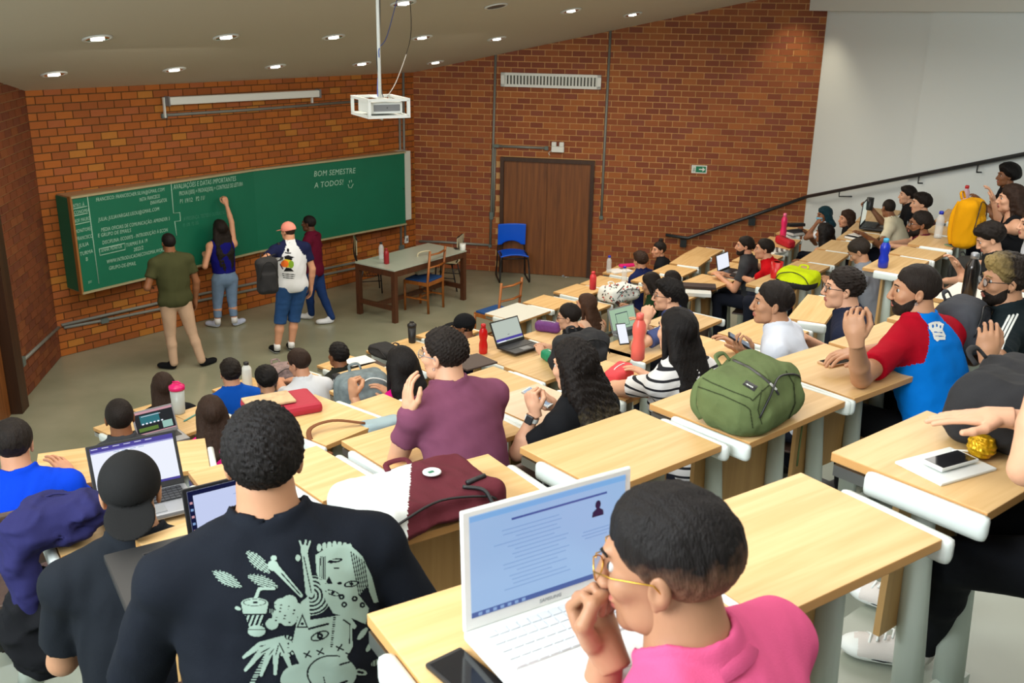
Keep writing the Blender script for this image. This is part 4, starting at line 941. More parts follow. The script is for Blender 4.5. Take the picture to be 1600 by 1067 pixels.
    if eyes:
        for k in (-1, 1):
            b = MB(); b.lathe([(.001, -.0105), (.0075, -.0075), (.0105, 0), (.0095, .0045), (.0055, .009), (.001, .0105)], n=10)
            for fce in b.bm.faces: fce.material_index = 1 if fce.calc_center_median().z > .0042 else 0
            o = b.build('eye', [EYEW, IRIS], t); mm = (Matrix([list(r) for r in HR@rx(-PI/2+.1)]).to_4x4()); mm.translation = Vector(HP((k*.031, .0732, .011))); o.matrix_local = mm @ Matrix.Scale(hs, 4)
        b = MB()
        for k in (-1, 1): b.tube([HP((k*.014, .0895, .034)), HP((k*.032, .088, .04)), HP((k*.046, .076, .035))], [.003, .0036, .002], 5)
        b.build('eyebrows', HAIR.get(hair[1], HAIR['dark']) if isinstance(hair[1], str) else HAIR['dark'], t)
    st, hc = hair[0], hair[1]; hm = HAIR[hc] if isinstance(hc, str) else hc; L = hair[2] if len(hair) > 2 else .32
    seed = int(hx)
    if st not in ('none',):
        ext = {'long': .02, 'longcurly': .05, 'afro': .08}.get(st, .035); longs = st in ('long', 'longcurly', 'low')
        bk_ = max(-.2, math.tan(th)*.95+.13-math.tan(math.radians(hp))*.9)
        headobj('hair', (-.105-ext, -.14-ext-(L*max(bk_, 0)+.05 if longs else 0), (-.03-L if longs else -.12)), (.105+ext, .115+ext, .15+ext), vh*1.15 if not longs else vh*1.5, lambda gg: hair_sdf(gg, st, seed, L, bk_), hm)
    if extra and 'cap' in extra:
        cm, fwd, brimdrop = extra['cap']; sg = 1 if fwd else -1
        def capf(gg):
            f = gg.ell((0, -.014, .042), (.088, .108, .094)); f = smax(f, .012-(.25*gg.Y*sg)-gg.Z, .006)
            f = np.maximum(f, -gg.ell((0, -.014, .03), (.078, .098, .085)))
            if not fwd: f = np.maximum(f, -gg.ell((0, .1, .035), (.03, .05, .018)))
            br = gg.ell((0, sg*.118, .0+brimdrop), (.072, .078, .0065), rx(-sg*(.25 if fwd else .75))); br = np.maximum(br, -(gg.Y*sg-.06)); br = br+0*gg.X
            f = smin(f, br, .006); f = smin(f, gg.ell((0, -.014, .137), (.008, .008, .004)), .003); return f
        headobj('cap', (-.1, -.22, -.12), (.1, .22, .16), min(vh, .0055), capf, cm)
    if beard:
        def bf(gg):
            f = build_head(gg)-.0022; f = np.maximum(f, gg.Z+.025+np.where(gg.Y < .05, -.03, .0)+0*gg.X); f = np.maximum(f, -.002-gg.Y+0*gg.X)
            f = np.maximum(f, -gg.ell((0, .1, -.062), (.026, .03, .011))); f = np.maximum(f, gg.Z-np.interp(gg.Y, [0, .03, .06, .09, .12], [-.02, -.035, -.055, -.04, -.04])+0*gg.X); return f
        headobj('beard', (-.1, -.02, -.13), (.1, .13, .02), vh, bf, HAIR[beard])
    if glasses:
        gm = glasses; b = MB()
        for k in (-1, 1):
            b.tube([HP((k*.033+.0225*math.cos(a), .103-.006*abs(math.cos(a)), .008+.019*math.sin(a))) for a in np.linspace(0, 2*PI, 17)], (.0013 if dist < 3 else .0018)*s, 6)
            b.tube([HP((k*.056, .098, .014)), HP((k*.078, .06, .016)), HP((k*.083, -.005, .012)), HP((k*.083, -.02, -.006))], (.0013 if dist < 3 else .0018)*s, 6)
        b.tube([HP((-.011, .108, .012)), HP((0, .111, .015)), HP((.011, .108, .012))], (.0013 if dist < 3 else .0018)*s, 6); go = b.build('glasses', gm, t)
        for k in (-1, 1):
            b = MB(); b.bm.faces.new([b.bm.verts.new(HP((k*.033+.0215*math.cos(a), .1, .008+.018*math.sin(a)))) for a in np.linspace(0, 2*PI, 13)[:-1]]); b.build('lens', M_glass, go)
    if extra and 'mask' in extra:
        def mf(gg):
            f = build_head(gg)-.004; f = np.maximum(f, gg.Z+.012+0*gg.X); f = np.maximum(f, -.105-gg.Z+0*gg.X); f = np.maximum(f, .045-gg.Y+0*gg.X); return f
        headobj('face_mask', (-.09, 0, -.13), (.09, .13, .03), vh, mf, mat('mask_blue', srgb(120, 190, 220), .8))
    if extra and 'earring' in extra: MB().tube([HP((-.082, .0+.006*math.cos(a), -.04+.006*math.sin(a))) for a in np.linspace(0, 6.28, 10)], .0012, 5).build('earring', M_silver, t)
    if extra and 'headphone' in extra: pass
    # ---- top garment
    if shirt is not None:
        glo, ghi = lo.copy(), hi.copy(); ghi[2] = C7[2]+.09
        g2 = Grid(glo-.02, ghi+.02, vb)
        f = torso(g2, 1.0)-.010*s
        tank = top in ('tank', 'strap')
        if not tank:
            for i, a in enumerate(arms):
                S, E = (a[0], a[1]) if a else (sh[i], sh[i]+np.array([0, 0, -.28*s])); Wt = a[2] if a else None
                if sleeve <= 1:
                    e = S+(E-S)*sleeve; fs = g2.cone(S+(E-S)*.04, e, .055*s*bw**.4, .058*s*am*bw**.4); dv = (E-S)/np.linalg.norm(E-S); fs = np.maximum(fs, g2.half(e, dv))
                else:
                    fs = g2.cone(S, E, .058*s, .050*s); e = E+(Wt-E)*(sleeve-1); dv = (Wt-E)/np.linalg.norm(Wt-E); fs = smin(fs, np.maximum(g2.cone(E, Wt, .05*s, .04*s), g2.half(e, dv)), .015)
                f = smin(f, fs, .018)
        f = f+g2.noise(16, seed, 4)*.0035+np.abs(g2.noise(20, seed+3, 4, (1.3, 1, .8)))*.004-.002
        if detail: f = f+np.clip(g2.noise(9, seed+9, 3, (1.6, .6, .7)), 0, 1)*.004
        nr_ = .058*s*(.92 if fem else 1.06)*bw**.4; neck = g2.cone(C7-sp*.02, C7-sp*.02+(H-C7)*1.2, nr_, nr_)-.003
        if not tank: f = smin(f, smax(g2.cone(C7-sp*.03, H, nr_, nr_)-.017*s, f-.0095, .005), .006)
        if tank: neck = smin(neck, g2.ell(C7+sp*.03+np.array([0, .03, 0]), (.105*s, .11*s, .10*s)), .03)
        elif top == 'vneck' or top == 'polo': neck = smin(neck, g2.ell(C7+np.array([0, .07, .0]), (.03, .06, .06)), .02)
        f = smax(f, -neck, .010)
        if tank:
            for k in (0, 1): f = smax(f, -g2.ell(sh[k]+np.array([(-1, 1)[k]*.045*s, 0, .03]), (.075*s, .12*s, .12*s)), .01)
        hem = P+np.array([0, 0, (-.06 if not stand else (-.07 if not fem else .09))]); f = np.maximum(f, hem[2]-g2.Z+0*g2.X)
        sv, sq = nets(g2, f); sm = None; mats_ = [shirt]
        if shirtmat: mats_, fn = shirtmat; sm = fn(sv[sq].mean(1), dict(P=P, C7=C7, sh=sh, R=R, sp=sp, arms=arms, s=s))
        so = link(top if top != 'tshirt' else 'tshirt', vmesh(top, sv, sq, sm), mats_, t)
        if top == 'polo':
            b = MB(); cr = []
            for k in range(15):
                a = -PI*.5+.35+(2*PI-.7)*k/14+PI; cr.append(a)
            rr = .071*s
            top_ = [C7+R@np.array([math.sin(a)*rr*1.0, -math.cos(a)*rr*-1.0, .035*s]) for a in np.linspace(.5, 2*PI-.5, 18)]; bot = [C7+R@np.array([math.sin(a)*rr*1.42, math.cos(a)*rr*1.42, -.005*s]) for a in np.linspace(.5, 2*PI-.5, 18)]
            tv = [b.bm.verts.new(p) for p in top_]; bv = [b.bm.verts.new(p) for p in bot]
            for i in range(17): b.bm.faces.new((tv[i], tv[i+1], bv[i+1], bv[i])).smooth = True
            co = b.build('collar', mats_[0], t); md = co.modifiers.new('thickness', 'SOLIDIFY'); md.thickness = .006
    else: so = None
    # ---- legs
    pm = pants or cloth('dark_jeans', (34, 38, 50)); sm_ = shoes or mat('shoe_dark', srgb(40, 40, 42), .6)
    hips = [P+np.array([k*.085*s, 0, -.02]) for k in (-1, 1)]
    if feet is None:
        kn = [P+np.array([k*.13*s, .40*s, .0]) for k in (-1, 1)]; an = [np.array([k*.13*s, .36*s, .09]) for k in (-1, 1)]; fd = [np.array([0, 1., 0])]*2
        if pz < .25 or pz > .9: pass
    else:
        an = [W2L(floorpt_z(x, y, fl)) + np.array([0, 0, .085*s]) for (x, y, a) in feet]; fd = [rzm(-math.radians(a)+A)@np.array([0, 1., 0]) for (x, y, a) in feet]
        kn = [(h+a)/2+np.array([0, .03, .0]) for h, a in zip(hips, an)]
    if knees is not None: kn = [W2L(bp(*k)) if k is not None else kn[i] for i, k in enumerate(knees)]
    lo = np.min(hips+kn+an, 0)-.17; hi = np.max(hips+kn+an, 0)+.17
    g3 = Grid(lo, hi, max(vb, .011) if (stand or feet) else .018)
    f = g3.ell(P+np.array([0, 0, -.01+(.03 if stand and fem else 0)]), (.172*s*bw, .125*s, (.115 if not (stand and fem) else .15)*s)); pr = {}
    lk = .096*s*(1+.5*(bw-1)) if not fem else .094*s
    bareleg = bare
    for k in (0, 1):
        th_ = g3.cone(hips[k], kn[k], lk, .066*s); 
        if bareleg is None:
            cf = smin(g3.cone(kn[k], kn[k]*.6+an[k]*.4, .060*s, .056*s), g3.cone(kn[k]*.6+an[k]*.4, an[k], .056*s, (.048 if not fem else .042)*s), .02); lg = smin(th_, cf, .02)
        elif bareleg == 'shorts': lg = np.maximum(smin(th_-.01, g3.cone(kn[k], kn[k]*.8+an[k]*.2, .075*s, .078*s), .02), g3.half(kn[k]*.8+an[k]*.2, (an[k]-kn[k])/np.linalg.norm(an[k]-kn[k])))
        elif bareleg == 'capri': lg = np.maximum(smin(th_, g3.cone(kn[k], an[k], .062*s, .05*s), .02), g3.half(kn[k]*.2+an[k]*.8, (an[k]-kn[k])/np.linalg.norm(an[k]-kn[k])))
        f = smin(f, lg, .015)
    f = np.maximum(f, g3.Z-(P[2]+(.12 if stand and fem else .07))+0*g3.X); f = f+g3.noise(24, seed+1, 4, (1, 1, 1.6))*.003
    v, q = nets(g3, f); link('trousers' if not bareleg == 'shorts' else 'shorts', vmesh('trousers', v, q), pm, t)
    if bareleg:
        gl = Grid(np.min(kn+an, 0)-.1, np.max(kn+an, 0)+.1, .010); f = None
        for k in (0, 1):
            c = smin(gl.cone(kn[k], kn[k]*.6+an[k]*.4, .05*s, .054*s), gl.cone(kn[k]*.6+an[k]*.4, an[k], .054*s, .034*s), .02); f = c if f is None else np.minimum(f, c)
        v, q = nets(gl, f); link('lower_legs', vmesh('lower_legs', v, q), SKIN[skin], t)
        for k in (0, 1): MB().tube([an[k]+np.array([0, 0, -.03]), an[k]+np.array([0, 0, .05])], .042*s, 12).build('sock', cloth('white_sock', (225, 225, 225)), t)
    for k in (0, 1):
        c = an[k]+fd[k]*.055*s; c[2] = an[k][2]-.04*s; RR = frame(fd[k], np.array([0, 0, 1.])); near = dist < 4
        gs_ = Grid((-.06, -.1, -.05), (.06, .2, .09), .009 if not near else .006); f = gs_.ell((0, .055, -.012), (.046, .112, .042)); f = smin(f, gs_.ell((0, -.03, .02), (.040, .056, .05)), .03); f = smin(f, gs_.ell((0, .115, -.012), (.045, .048, .028)), .02); f = np.maximum(f, -.035-gs_.Z+0*gs_.X); f = np.maximum(f, -gs_.ell((0, -.035, .09), (.032, .04, .04)))
        v, q = nets(gs_, f); cc = v[q].mean(1); c2 = (cc[:, 2] < -.018) | ((cc[:, 1] > .125) & (cc[:, 2] < .02) & near)
        o = link('shoe', vmesh('shoe', (v*s)@RR.T+c, q, c2.astype(np.int32)), sm_ if isinstance(sm_, list) else [sm_, sm_], t)
        if near:
            TR_ = lambda p: (np.array(p, float)*s)@RR.T+c
            for m_ in range(5): MB().tube([TR_((-.026, .095-m_*.02, .020+m_*.010)), TR_((0, .09-m_*.02, .034+m_*.009)), TR_((.026, .1-m_*.02, .020+m_*.010))], .0042, 5).build('lace', M_white, o)
            MB().tube([TR_((.0475*math.cos(a)*(1-.12*(math.sin(a) < 0)), .05+.112*math.sin(a), -.021)) for a in np.linspace(0, 2*PI, 25)], .002, 5, cap=False).build('sole_line', M_red if False else BLK, o)
    if seat and not stand:
        r_ = thing('swivel_seat', None, None); bpy.data.objects.remove(r_)
        swivel_seat((root[0], root[1], fl), az, 'brown seat under the '+' '.join(who.split()[:12]), h=max(pz-.13, .15))
    return dict(t=t, root=root, ex=ex, ey=ey, W2L=W2L, H=H, HR=HR, P=P, C7=C7, R=R, sh=sh, so=so, s=s, A=A, HP=HP, arms=arms, az=az)
def floorpt_z(x, y, fl): return bp(x, y, fl-CH)
FZ = {k: max(v-.74+CH, 0) for k, v in RZ.items()}; FZ['R1'] = 0.
NAVY = cloth('navy', (30, 36, 62)); BLK = cloth('black', (22, 23, 26)); WHT = cloth('white', (222, 226, 232)); DGREY = cloth('dark_grey', (60, 62, 66))
P_ = person
def zstand(hx, hy, fx, fy):
    D = np.linalg.norm(bp(fx, fy, -CH)[:2]); r = ray(hx, hy); return float(r[2]/np.linalg.norm(r[:2])*D)
# standing at the board
p1 = P_('man in olive T-shirt and beige trousers facing the chalkboard', 263, 380, zstand(263, 380, 294, 572), az=-38, haz=-42, lean=2, stand=True, skin='brown', hair=('crop', 'black'), shirt=cloth('olive', (66, 68, 42)), pants=cloth('beige', (196, 164, 138)), shoes=[BLK, BLK], feet=((273, 577, -75), (316, 573, 30)), armL=dict(l=(-.24, .2, 1.0)), armR='down', bw=1.14)
p2 = P_('woman in blue tank top and pale jeans writing on the chalkboard', 343, 358, zstand(343, 358, 353, 508), az=-36, haz=-40, hp=-10, lean=2, stand=True, fem=1, bw=.92, skin='fair', hair=('longcurly', 'dark', .55), shirt=cloth('deep_blue', (20, 20, 110)), top='tank', pants=cloth('pale_denim', (112, 136, 166), var=.2), bare='capri', shoes=[cloth('sneaker_lilac', (190, 200, 226)), WHT], feet=((341, 512, -60), (367, 510, 20)), armL=dict(l=(-.2, .12, .98)), armR=dict(l=(.16, .26, 1.92), pole=(.8, -.1, -.3), pn=(0, .8, -.5)), poseR='pinch')
def raglan(cs, back=None):
    def fn(c, d):
        out = np.zeros(len(c), np.int32); sc = d['s']; dn = (d['C7']-c)@d['sp']; x = np.abs(c[:, 0]-d['C7'][0])
        out[(x > .062*sc+np.clip(dn, 0, 1)*.55) & (dn < .15*sc)] = 1
        for k, a in enumerate(d['arms']):
            if a is None: continue
            S, E = a[0], a[1]; u = E-S; tt = np.clip(((c-S)@u)/(u@u), 0, 1); ds = np.linalg.norm(c-S-tt[:, None]*u, axis=1); out[(ds < .070*sc) & (tt > .1)] = 1
        out[(np.linalg.norm(c-d['C7'], axis=1) < .07) & (dn < .0)] = 1
        return out
    return (cs, fn)
p3 = P_('man in pink cap, white and navy raglan shirt and denim shorts', 450, 362, zstand(450, 362, 444, 550), az=-30, haz=-55, lean=2, stand=True, skin='fair', hair=('undercap', 'brown'), extra=dict(cap=(cloth('pink_cap', (238, 150, 134)), True, .01)), shirt=WHT, shirtmat=raglan([WHT, cloth('navy_sleeve', (26, 32, 66))]), bw=1.12, pants=cloth('denim', (44, 78, 126), var=.25), bare='shorts', shoes=[BLK, WHT], feet=((434, 553, -35), (456, 549, -20)), armL=dict(l=(-.30, -.02, 1.12), pole=(-1, -1, -.4)), armR='down')
p4 = P_('young man in maroon polo and blue jeans looking left', 482, 350, zstand(482, 350, 505, 498), az=-80, haz=-78, lean=2, stand=True, skin='dark', hair=('crop', 'black'), shirt=cloth('maroon', (92, 16, 42)), top='polo', pants=cloth('blue_denim', (28, 52, 100), var=.2), shoes=[WHT, WHT], feet=((487, 499, -75), (519, 505, -105)), armL=dict(l=(-.1, .22, .92)), armR='down', s=.97)
# first row
R = P_
R('girl with long brown hair beside the pink shaker, front row left', 255, 606, -2.8, az=-32, fem=1, bw=.88, lean=12, hair=('long', 'brown', .3), skin='fair', shirt=BLK, floor=FZ['R1'], s=1.05)
R('curly-haired boy in bright blue T-shirt near the white flask', 360, 583, -2.83, az=-30, hair=('curly', 'dark'), skin='fair', shirt=cloth('bright_blue', (10, 78, 176)), floor=FZ['R1'], s=1.05, bw=1.08)
R('small dark-haired student between the blue and the white T-shirts', 417, 597, -2.78, az=-30, hp=25, hair=('thick', 'black'), skin='tan', shirt=cloth('slate_grey', (62, 72, 92)), floor=FZ['R1'], s=1.0, fem=1, bw=.85)
R('boy in white T-shirt bending left over a patterned bag', 467, 569, -2.78, az=-45, haz=-62, hp=22, lean=26, hair=('short', 'brown'), skin='fair', shirt=WHT, floor=FZ['R1'], s=1.05, armL=dict(w=(433, 588, -3.1)), armR=dict(w=(447, 592, -3.15)))
R('student with short afro hair, ear and neck showing', 528, 556, -2.83, az=-40, haz=-48, hair=('curly', 'black'), skin='brown', shirt=cloth('dark_olive', (40, 42, 36)), floor=FZ['R1'], s=1.0, lean=18)
R('student in black baseball cap with the brim pointing left', 724, 511, -2.8, az=-45, haz=-78, hair=('undercap', 'black'), extra=dict(cap=(BLK, True, .02)), skin='brown', shirt=NAVY, floor=FZ['R1'], s=1.08)
R('boy in navy top seen from behind, by the double door', 1000, 408, -2.95, az=-40, haz=-35, hp=10, hair=('thick', 'brown'), skin='fair', shirt=cloth('navy_top', (24, 34, 78)), floor=FZ['R1'], s=.98)
R('girl with a top bun and black top looking left, by the brick wall', 1029, 391, -2.92, az=-65, haz=-112, hair=('topbun', 'dark'), skin='fair', shirt=BLK, top='vneck', fem=1, bw=.9, floor=FZ['R1'], s=.95, armL='lap', armR='lap')
# second row (right block)
R('girl with long light-brown hair and bare back', 915, 478, -2.6, az=-45, haz=-62, hair=('long', 'mid', .34), fem=1, bw=.9, skin='fair', shirt=cloth('beige_top', (216, 178, 152)), top='tank', floor=FZ['S'], s=1.0, lean=12)
pGREEN = R('dark-haired student in dark green top holding a phone', 1017, 444, -2.58, az=-60, haz=-60, hp=22, hair=('long', 'dark', .22), skin='tan', shirt=cloth('dark_green', (22, 50, 26)), floor=FZ['S'], s=1.0, lean=20, armL=dict(w=(978, 487, -2.88)), armR=dict(w=(990, 484, -2.88)), poseL='hold')
R('girl whose dark bun shows behind the man with glasses', 1048, 440, -2.5, az=-50, hair=('lowbun', 'dark'), fem=1, bw=.85, skin='tan', shirt=BLK, floor=FZ['S'], s=.95)
R('short-haired boy at the left in front of the silver laptop', 187, 654, -2.33, az=-28, haz=-24, hair=('crop', 'dark'), skin='brown', shirt=DGREY, floor=FZ['R2'], s=1.05)
R('girl with long straight brown hair and pink top', 330, 648, -2.32, az=-30, haz=-28, hair=('long', 'brown', .36), fem=1, bw=.88, skin='fair', shirt=cloth('hot_pink', (206, 22, 118)), floor=FZ['R2'], s=1.02, lean=14)
R('boy with glasses looking at the purple pencil case', 888, 496, -2.42, az=-55, haz=-76, hp=8, hair=('short', 'dark'), skin='light', glasses=M_blackmetal, shirt=BLK, floor=FZ['R2'], s=.98, lean=18)
R('man with tied-back dark hair beside the man in red', 1163, 385, -2.4, az=-65, haz=-84, hair=('lowbun', 'dark'), skin='fair', beard='soft', shirt=DGREY, floor=FZ['R2'], s=.95)
R('young man in red T-shirt typing on a laptop', 1193, 390, -2.32, az=-68, haz=-84, hair=('short', 'dark'), skin='fair', shirt=cloth('red', (200, 12, 24)), floor=FZ['R2'], s=.95, lean=30, armL=dict(w=(1140, 423, -2.72), e=(1168, 447, -2.75)), armR=dict(w=(1160, 416, -2.72)))
R('woman with dark teal hair and a blue face mask', 1287, 337, -2.5, az=-70, haz=-100, hp=5, hair=('longcurly', 'blue', .2), fem=1, bw=.88, skin='brown', extra=dict(mask=1), shirt=WHT, floor=FZ['R2'], s=.95, armL=dict(h=(-.02, .1, -.1)), poseL='fist')
R('woman with voluminous black curls seen from behind', 1287, 366, -2.38, az=-55, haz=-40, hair=('longcurly', 'black', .22), fem=1, bw=.9, skin='brown', shirt=cloth('charcoal', (58, 60, 66)), floor=FZ['R2'], s=1.0)
R('girl with brown curls looking left beside the teal-haired woman', 1322, 343, -2.36, az=-70, haz=-98, hair=('longcurly', 'brown', .2), fem=1, bw=.88, skin='fair', shirt=BLK, floor=FZ['R2'], s=.93)
# third row
R('student in bright blue T-shirt at the left edge', 22, 697, -1.85, az=-32, haz=-20, hp=15, hair=('short', 'dark'), skin='fair', shirt=cloth('royal_blue', (6, 62, 200)), floor=FZ['R3'], s=1.0, bw=1.1, lean=22, armR=dict(w=(112, 748, -2.12)), extra=None)
R('woman in magenta top with long black hair and raised fist', 626, 574, -1.93, az=-40, haz=-38, hair=('long', 'black', .46), fem=1, bw=.88, skin='tan', shirt=cloth('magenta', (196, 4, 116)), floor=FZ['R3'], s=1.05, lean=8, armL=dict(w=(551, 612, -1.98), e=(588, 672, -2.2), hd=(0, .15, 1), pn=(1, 0, 0)), poseL='fist')
R('man with black glasses and slate T-shirt resting his chin on his hand', 1042, 463, -1.93, az=-60, haz=-86, hair=('thick', 'black'), skin='light', glasses=M_blackmetal, shirt=cloth('slate_blue', (70, 80, 122)), floor=FZ['R3'], s=1.0, lean=26, armL=dict(w=(1008, 505, -2.05), e=(985, 545, -2.2), hd=(.2, .1, 1), pn=(1, .3, 0)), poseL='fist')
R('boy looking down at his phone between the desks', 1343, 394, -1.9, az=-55, haz=-60, hp=40, hair=('short', 'greybrown'), skin='tan', shirt=cloth('mid_grey', (128, 132, 140)), floor=FZ['R3'], s=.95, lean=22)
R('man in cream T-shirt writing beside his laptop', 1388, 326, -1.97, az=-55, haz=-10, hp=10, hair=('buzz', 'soft'), skin='brown', shirt=cloth('cream', (220, 212, 184)), floor=FZ['R3'], s=.9, lean=26, armL=dict(w=(1352, 368, -2.2)), armR=dict(w=(1362, 326, -2.05)), poseR='hold')
R('youth in black, farthest of the pair by the white wall', 1417, 306, -1.9, az=-75, haz=-84, hair=('thick', 'dark'), skin='light', shirt=BLK, floor=FZ['R3'], s=.88, armL='lap', armR='lap')
R('youth in maroon top, nearer of the pair by the white wall', 1438, 319, -1.8, az=-70, haz=-80, hair=('thick', 'dark'), skin='light', shirt=cloth('wine', (86, 34, 44)), floor=FZ['R3'], s=.92, armL='lap', armR='lap')
# fourth row
R('man in backwards black cap and black T-shirt', 205, 772, -1.28, az=-25, haz=-18, hp=10, hair=('undercap', 'black'), extra=dict(cap=(cloth('cap_black', (30, 30, 30)), False, -.035)), skin='tan', shirt=cloth('black_tee', (26, 30, 36)), floor=FZ['R4'], s=1.0, bw=1.12, lean=14, sleeve=.75)
R('man in heather purple T-shirt with wavy dark hair', 692, 556, -1.38, az=-40, haz=-62, hp=4, hair=('curly', 'dark'), glasses=M_silver, extra=dict(earring=1), skin='light', shirt=cloth('heather_purple', (122, 70, 94), var=.12), floor=FZ['R4'], s=1.0, bw=1.22, lean=22, sleeve=.52, detail=.0085, armL=dict(w=(645, 622, -1.48), e=(628, 700, -1.74), hd=(.1, .25, 1), pn=(.9, -.1, 0)), poseL='relax', armR='desk')
pWATCH = R('woman with long wavy ombre hair, black top and smartwatch', 895, 575, -1.46, az=-48, haz=-50, hp=8, hair=('longcurly', twotone('ombre', (34, 27, 24), (132, 118, 84), -.30, -.02), .40), fem=1, bw=.92, skin='light', shirt=BLK, floor=FZ['R4'], s=1.0, lean=14, armL=dict(w=(832, 652, -1.66), e=(836, 690, -1.76), hd=(-.1, .3, 1), pn=(1, 0, 0)), poseL='fist', armR=dict(w=(868, 636, -1.72), pn=(0, 0, -1)), poseR='hold')
R('woman in black and white striped top with straight black hair', 1056, 520, -1.44, az=-40, haz=-38, hair=('long', 'black', .42), fem=1, bw=.95, skin='light', shirt=stripes('breton', (228, 228, 228), (18, 20, 30), .042, .28), floor=FZ['R4'], s=1.02, lean=12, armL=dict(w=(1002, 612, -1.76), e=(960, 606, -1.76)))
pWHITE = R('young man in plain white T-shirt holding a phone', 1205, 475, -1.46, az=-62, haz=-84, hair=('short', 'dark'), skin='tan', shirt=cloth('white_tee', (214, 220, 232)), floor=FZ['R4'], s=1.02, lean=22, armL=dict(w=(1172, 553, -1.72), e=(1215, 572, -1.8), pn=(.3, 0, .9)), poseL='hold')
R('man with black-rimmed glasses and dark navy T-shirt', 1316, 452, -1.42, az=-60, haz=-82, hair=('curly', 'soft'), skin='light', glasses=M_blackmetal, shirt=cloth('midnight', (34, 38, 56)), floor=FZ['R4'], s=1.02, bw=1.05, lean=20, armL='lap', armR='desk')
R('man with curly hair and glasses low against the white wall desks', 1436, 351, -1.72, az=-65, haz=-84, hair=('curly', 'dark'), skin='brown', beard='dark', glasses=M_blackmetal, shirt=cloth('wine_tee', (92, 30, 44)), floor=FZ['R3'], s=.98)
R('dark-haired youth bowing his head beside the grey backpack', 1547, 374, -1.52, az=-62, haz=-72, hp=30, hair=('thick', 'dark'), skin='light', shirt=cloth('black_grey', (30, 32, 34)), floor=FZ['R4'], s=.98, lean=20, armL=dict(w=(1470, 441, -1.95)), poseL='hold')
R('person with a round black afro by the white wall', 1572, 276, -1.5, az=-80, haz=-86, hair=('afro', 'black'), skin='brown', shirt=BLK, floor=FZ['R4'], s=.92)
R('woman with big dark curls and bare shoulders holding the mustard backpack', 1578, 312, -1.42, az=-70, haz=-75, hair=('longcurly', 'brown', .2), fem=1, bw=.95, skin='light', shirt=BLK, top='tank', floor=FZ['R4'], s=1.0, lean=14, armL=dict(w=(1522, 316, -1.5), e=(1530, 362, -1.7), hd=(0, .4, .5)), armR=dict(w=(1552, 313, -1.5)), poseL='hold')
R('curly brown-haired person cut by the right edge', 1612, 352, -1.42, az=-70, haz=-85, hair=('longcurly', 'brown', .25), fem=1, bw=.9, skin='light', shirt=WHT, floor=FZ['R4'], s=.95)
# fifth row
p39 = R('large man in black T-shirt with pale line-art back print', 412, 720, -.95, az=-22, haz=-15, hp=4, hair=('curly', 'black'), skin='tan', shirt=cloth('big_black_tee', (20, 24, 32)), floor=FZ['R5'], s=1.06, bw=1.24, lean=14, sleeve=1.0, detail=.0085, armL=dict(l=(-.2, .4, .80)), armR=dict(l=(.3, .35, .7)))
CRIM = cloth('crimson', (168, 8, 32)); AZU = cloth('azure', (0, 118, 214))
p36 = R('bearded man in red and blue raglan T-shirt with raised hand', 1428, 455, -1.1, az=-34, haz=-78, hp=4, hair=('crop', 'soft'), beard='soft', skin='tan', extra=dict(earring=1), shirt=AZU, shirtmat=raglan([AZU, CRIM]), floor=FZ['R5'], s=.98, bw=1.14, lean=22, sleeve=.68, detail=.007, armL=dict(w=(1334, 505, -1.06), e=(1330, 604, -1.37), hd=(-.1, .25, 1), pn=(1, .4, 0)), poseL='pinch', armR=dict(w=(1318, 556, -1.33)), poseR='relax', pants=BLK)
STREAK = twotone('streaked', (44, 34, 26), (40, 31, 24), -1, -.9)
HAIR['streak'] = twotone('blond_streak', (176, 150, 92), (42, 32, 25), .02, .10, 'Y')
p37 = R('man with blond-streaked hair, glasses and three white sleeve stripes', 1568, 440, -1.1, az=-60, haz=-86, hp=4, hair=('thick', 'streak'), beard='soft', skin='tan', glasses=M_blackmetal, shirt=cloth('track_black', (24, 34, 38)), floor=FZ['R5'], s=.98, bw=1.05, lean=14, sleeve=.8, armL=dict(w=(1526, 545, -1.12), e=(1530, 615, -1.36), hd=(-.05, .1, 1), pn=(1, .2, 0)), poseL='hold', armR='desk')
# sixth row
HAIR['fade'] = twotone('fade', (30, 25, 24), (150, 108, 82), .005, .075)
p38 = R('man in pink polo with faded haircut and gold glasses', 1038, 884, -.80, az=-50, haz=-68, hp=10, hair=('short', 'fade'), glasses=mat('gold_metal', srgb(196, 150, 60), .25, .9), skin='olive', shirt=cloth('pink_polo', (206, 84, 128)), top='polo', floor=FZ['R6'], s=1.05, bw=1.22, lean=26, detail=.0065, armL=dict(h=(-.01, .075, -.165), pn=(0, -.5, 1), hd=(.1, .6, .75)), poseL='fist', armR='lap')
_hx, _hy = proj((1.25, 1.98, CH-.46))
p42 = R('person at the right edge resting an arm, black jeans and white sneakers', _hx, _hy, -.46, az=-52, haz=-60, fem=1, hair=('long', 'brown', .3), skin='light', shirt=cloth('dark_plum', (50, 20, 40)), floor=FZ['R6'], s=1.0, lean=30, pants=cloth('black_jeans', (20, 22, 27)), shoes=[cloth('canvas_white', (214, 208, 202)), M_white], armL=dict(h=(-.03, .09, -.12), e=(1552, 772, -1.0)), poseL='fist', armR=dict(w=(1566, 652, -.90), hd=(-.32, .9, -.12)), poseR='flat', knees=[(1492, 878, -1.32), (1545, 815, -1.25)], feet=((1438, 1042, -72), (1436, 968, -52)), sleeve=.35, detail=.007)
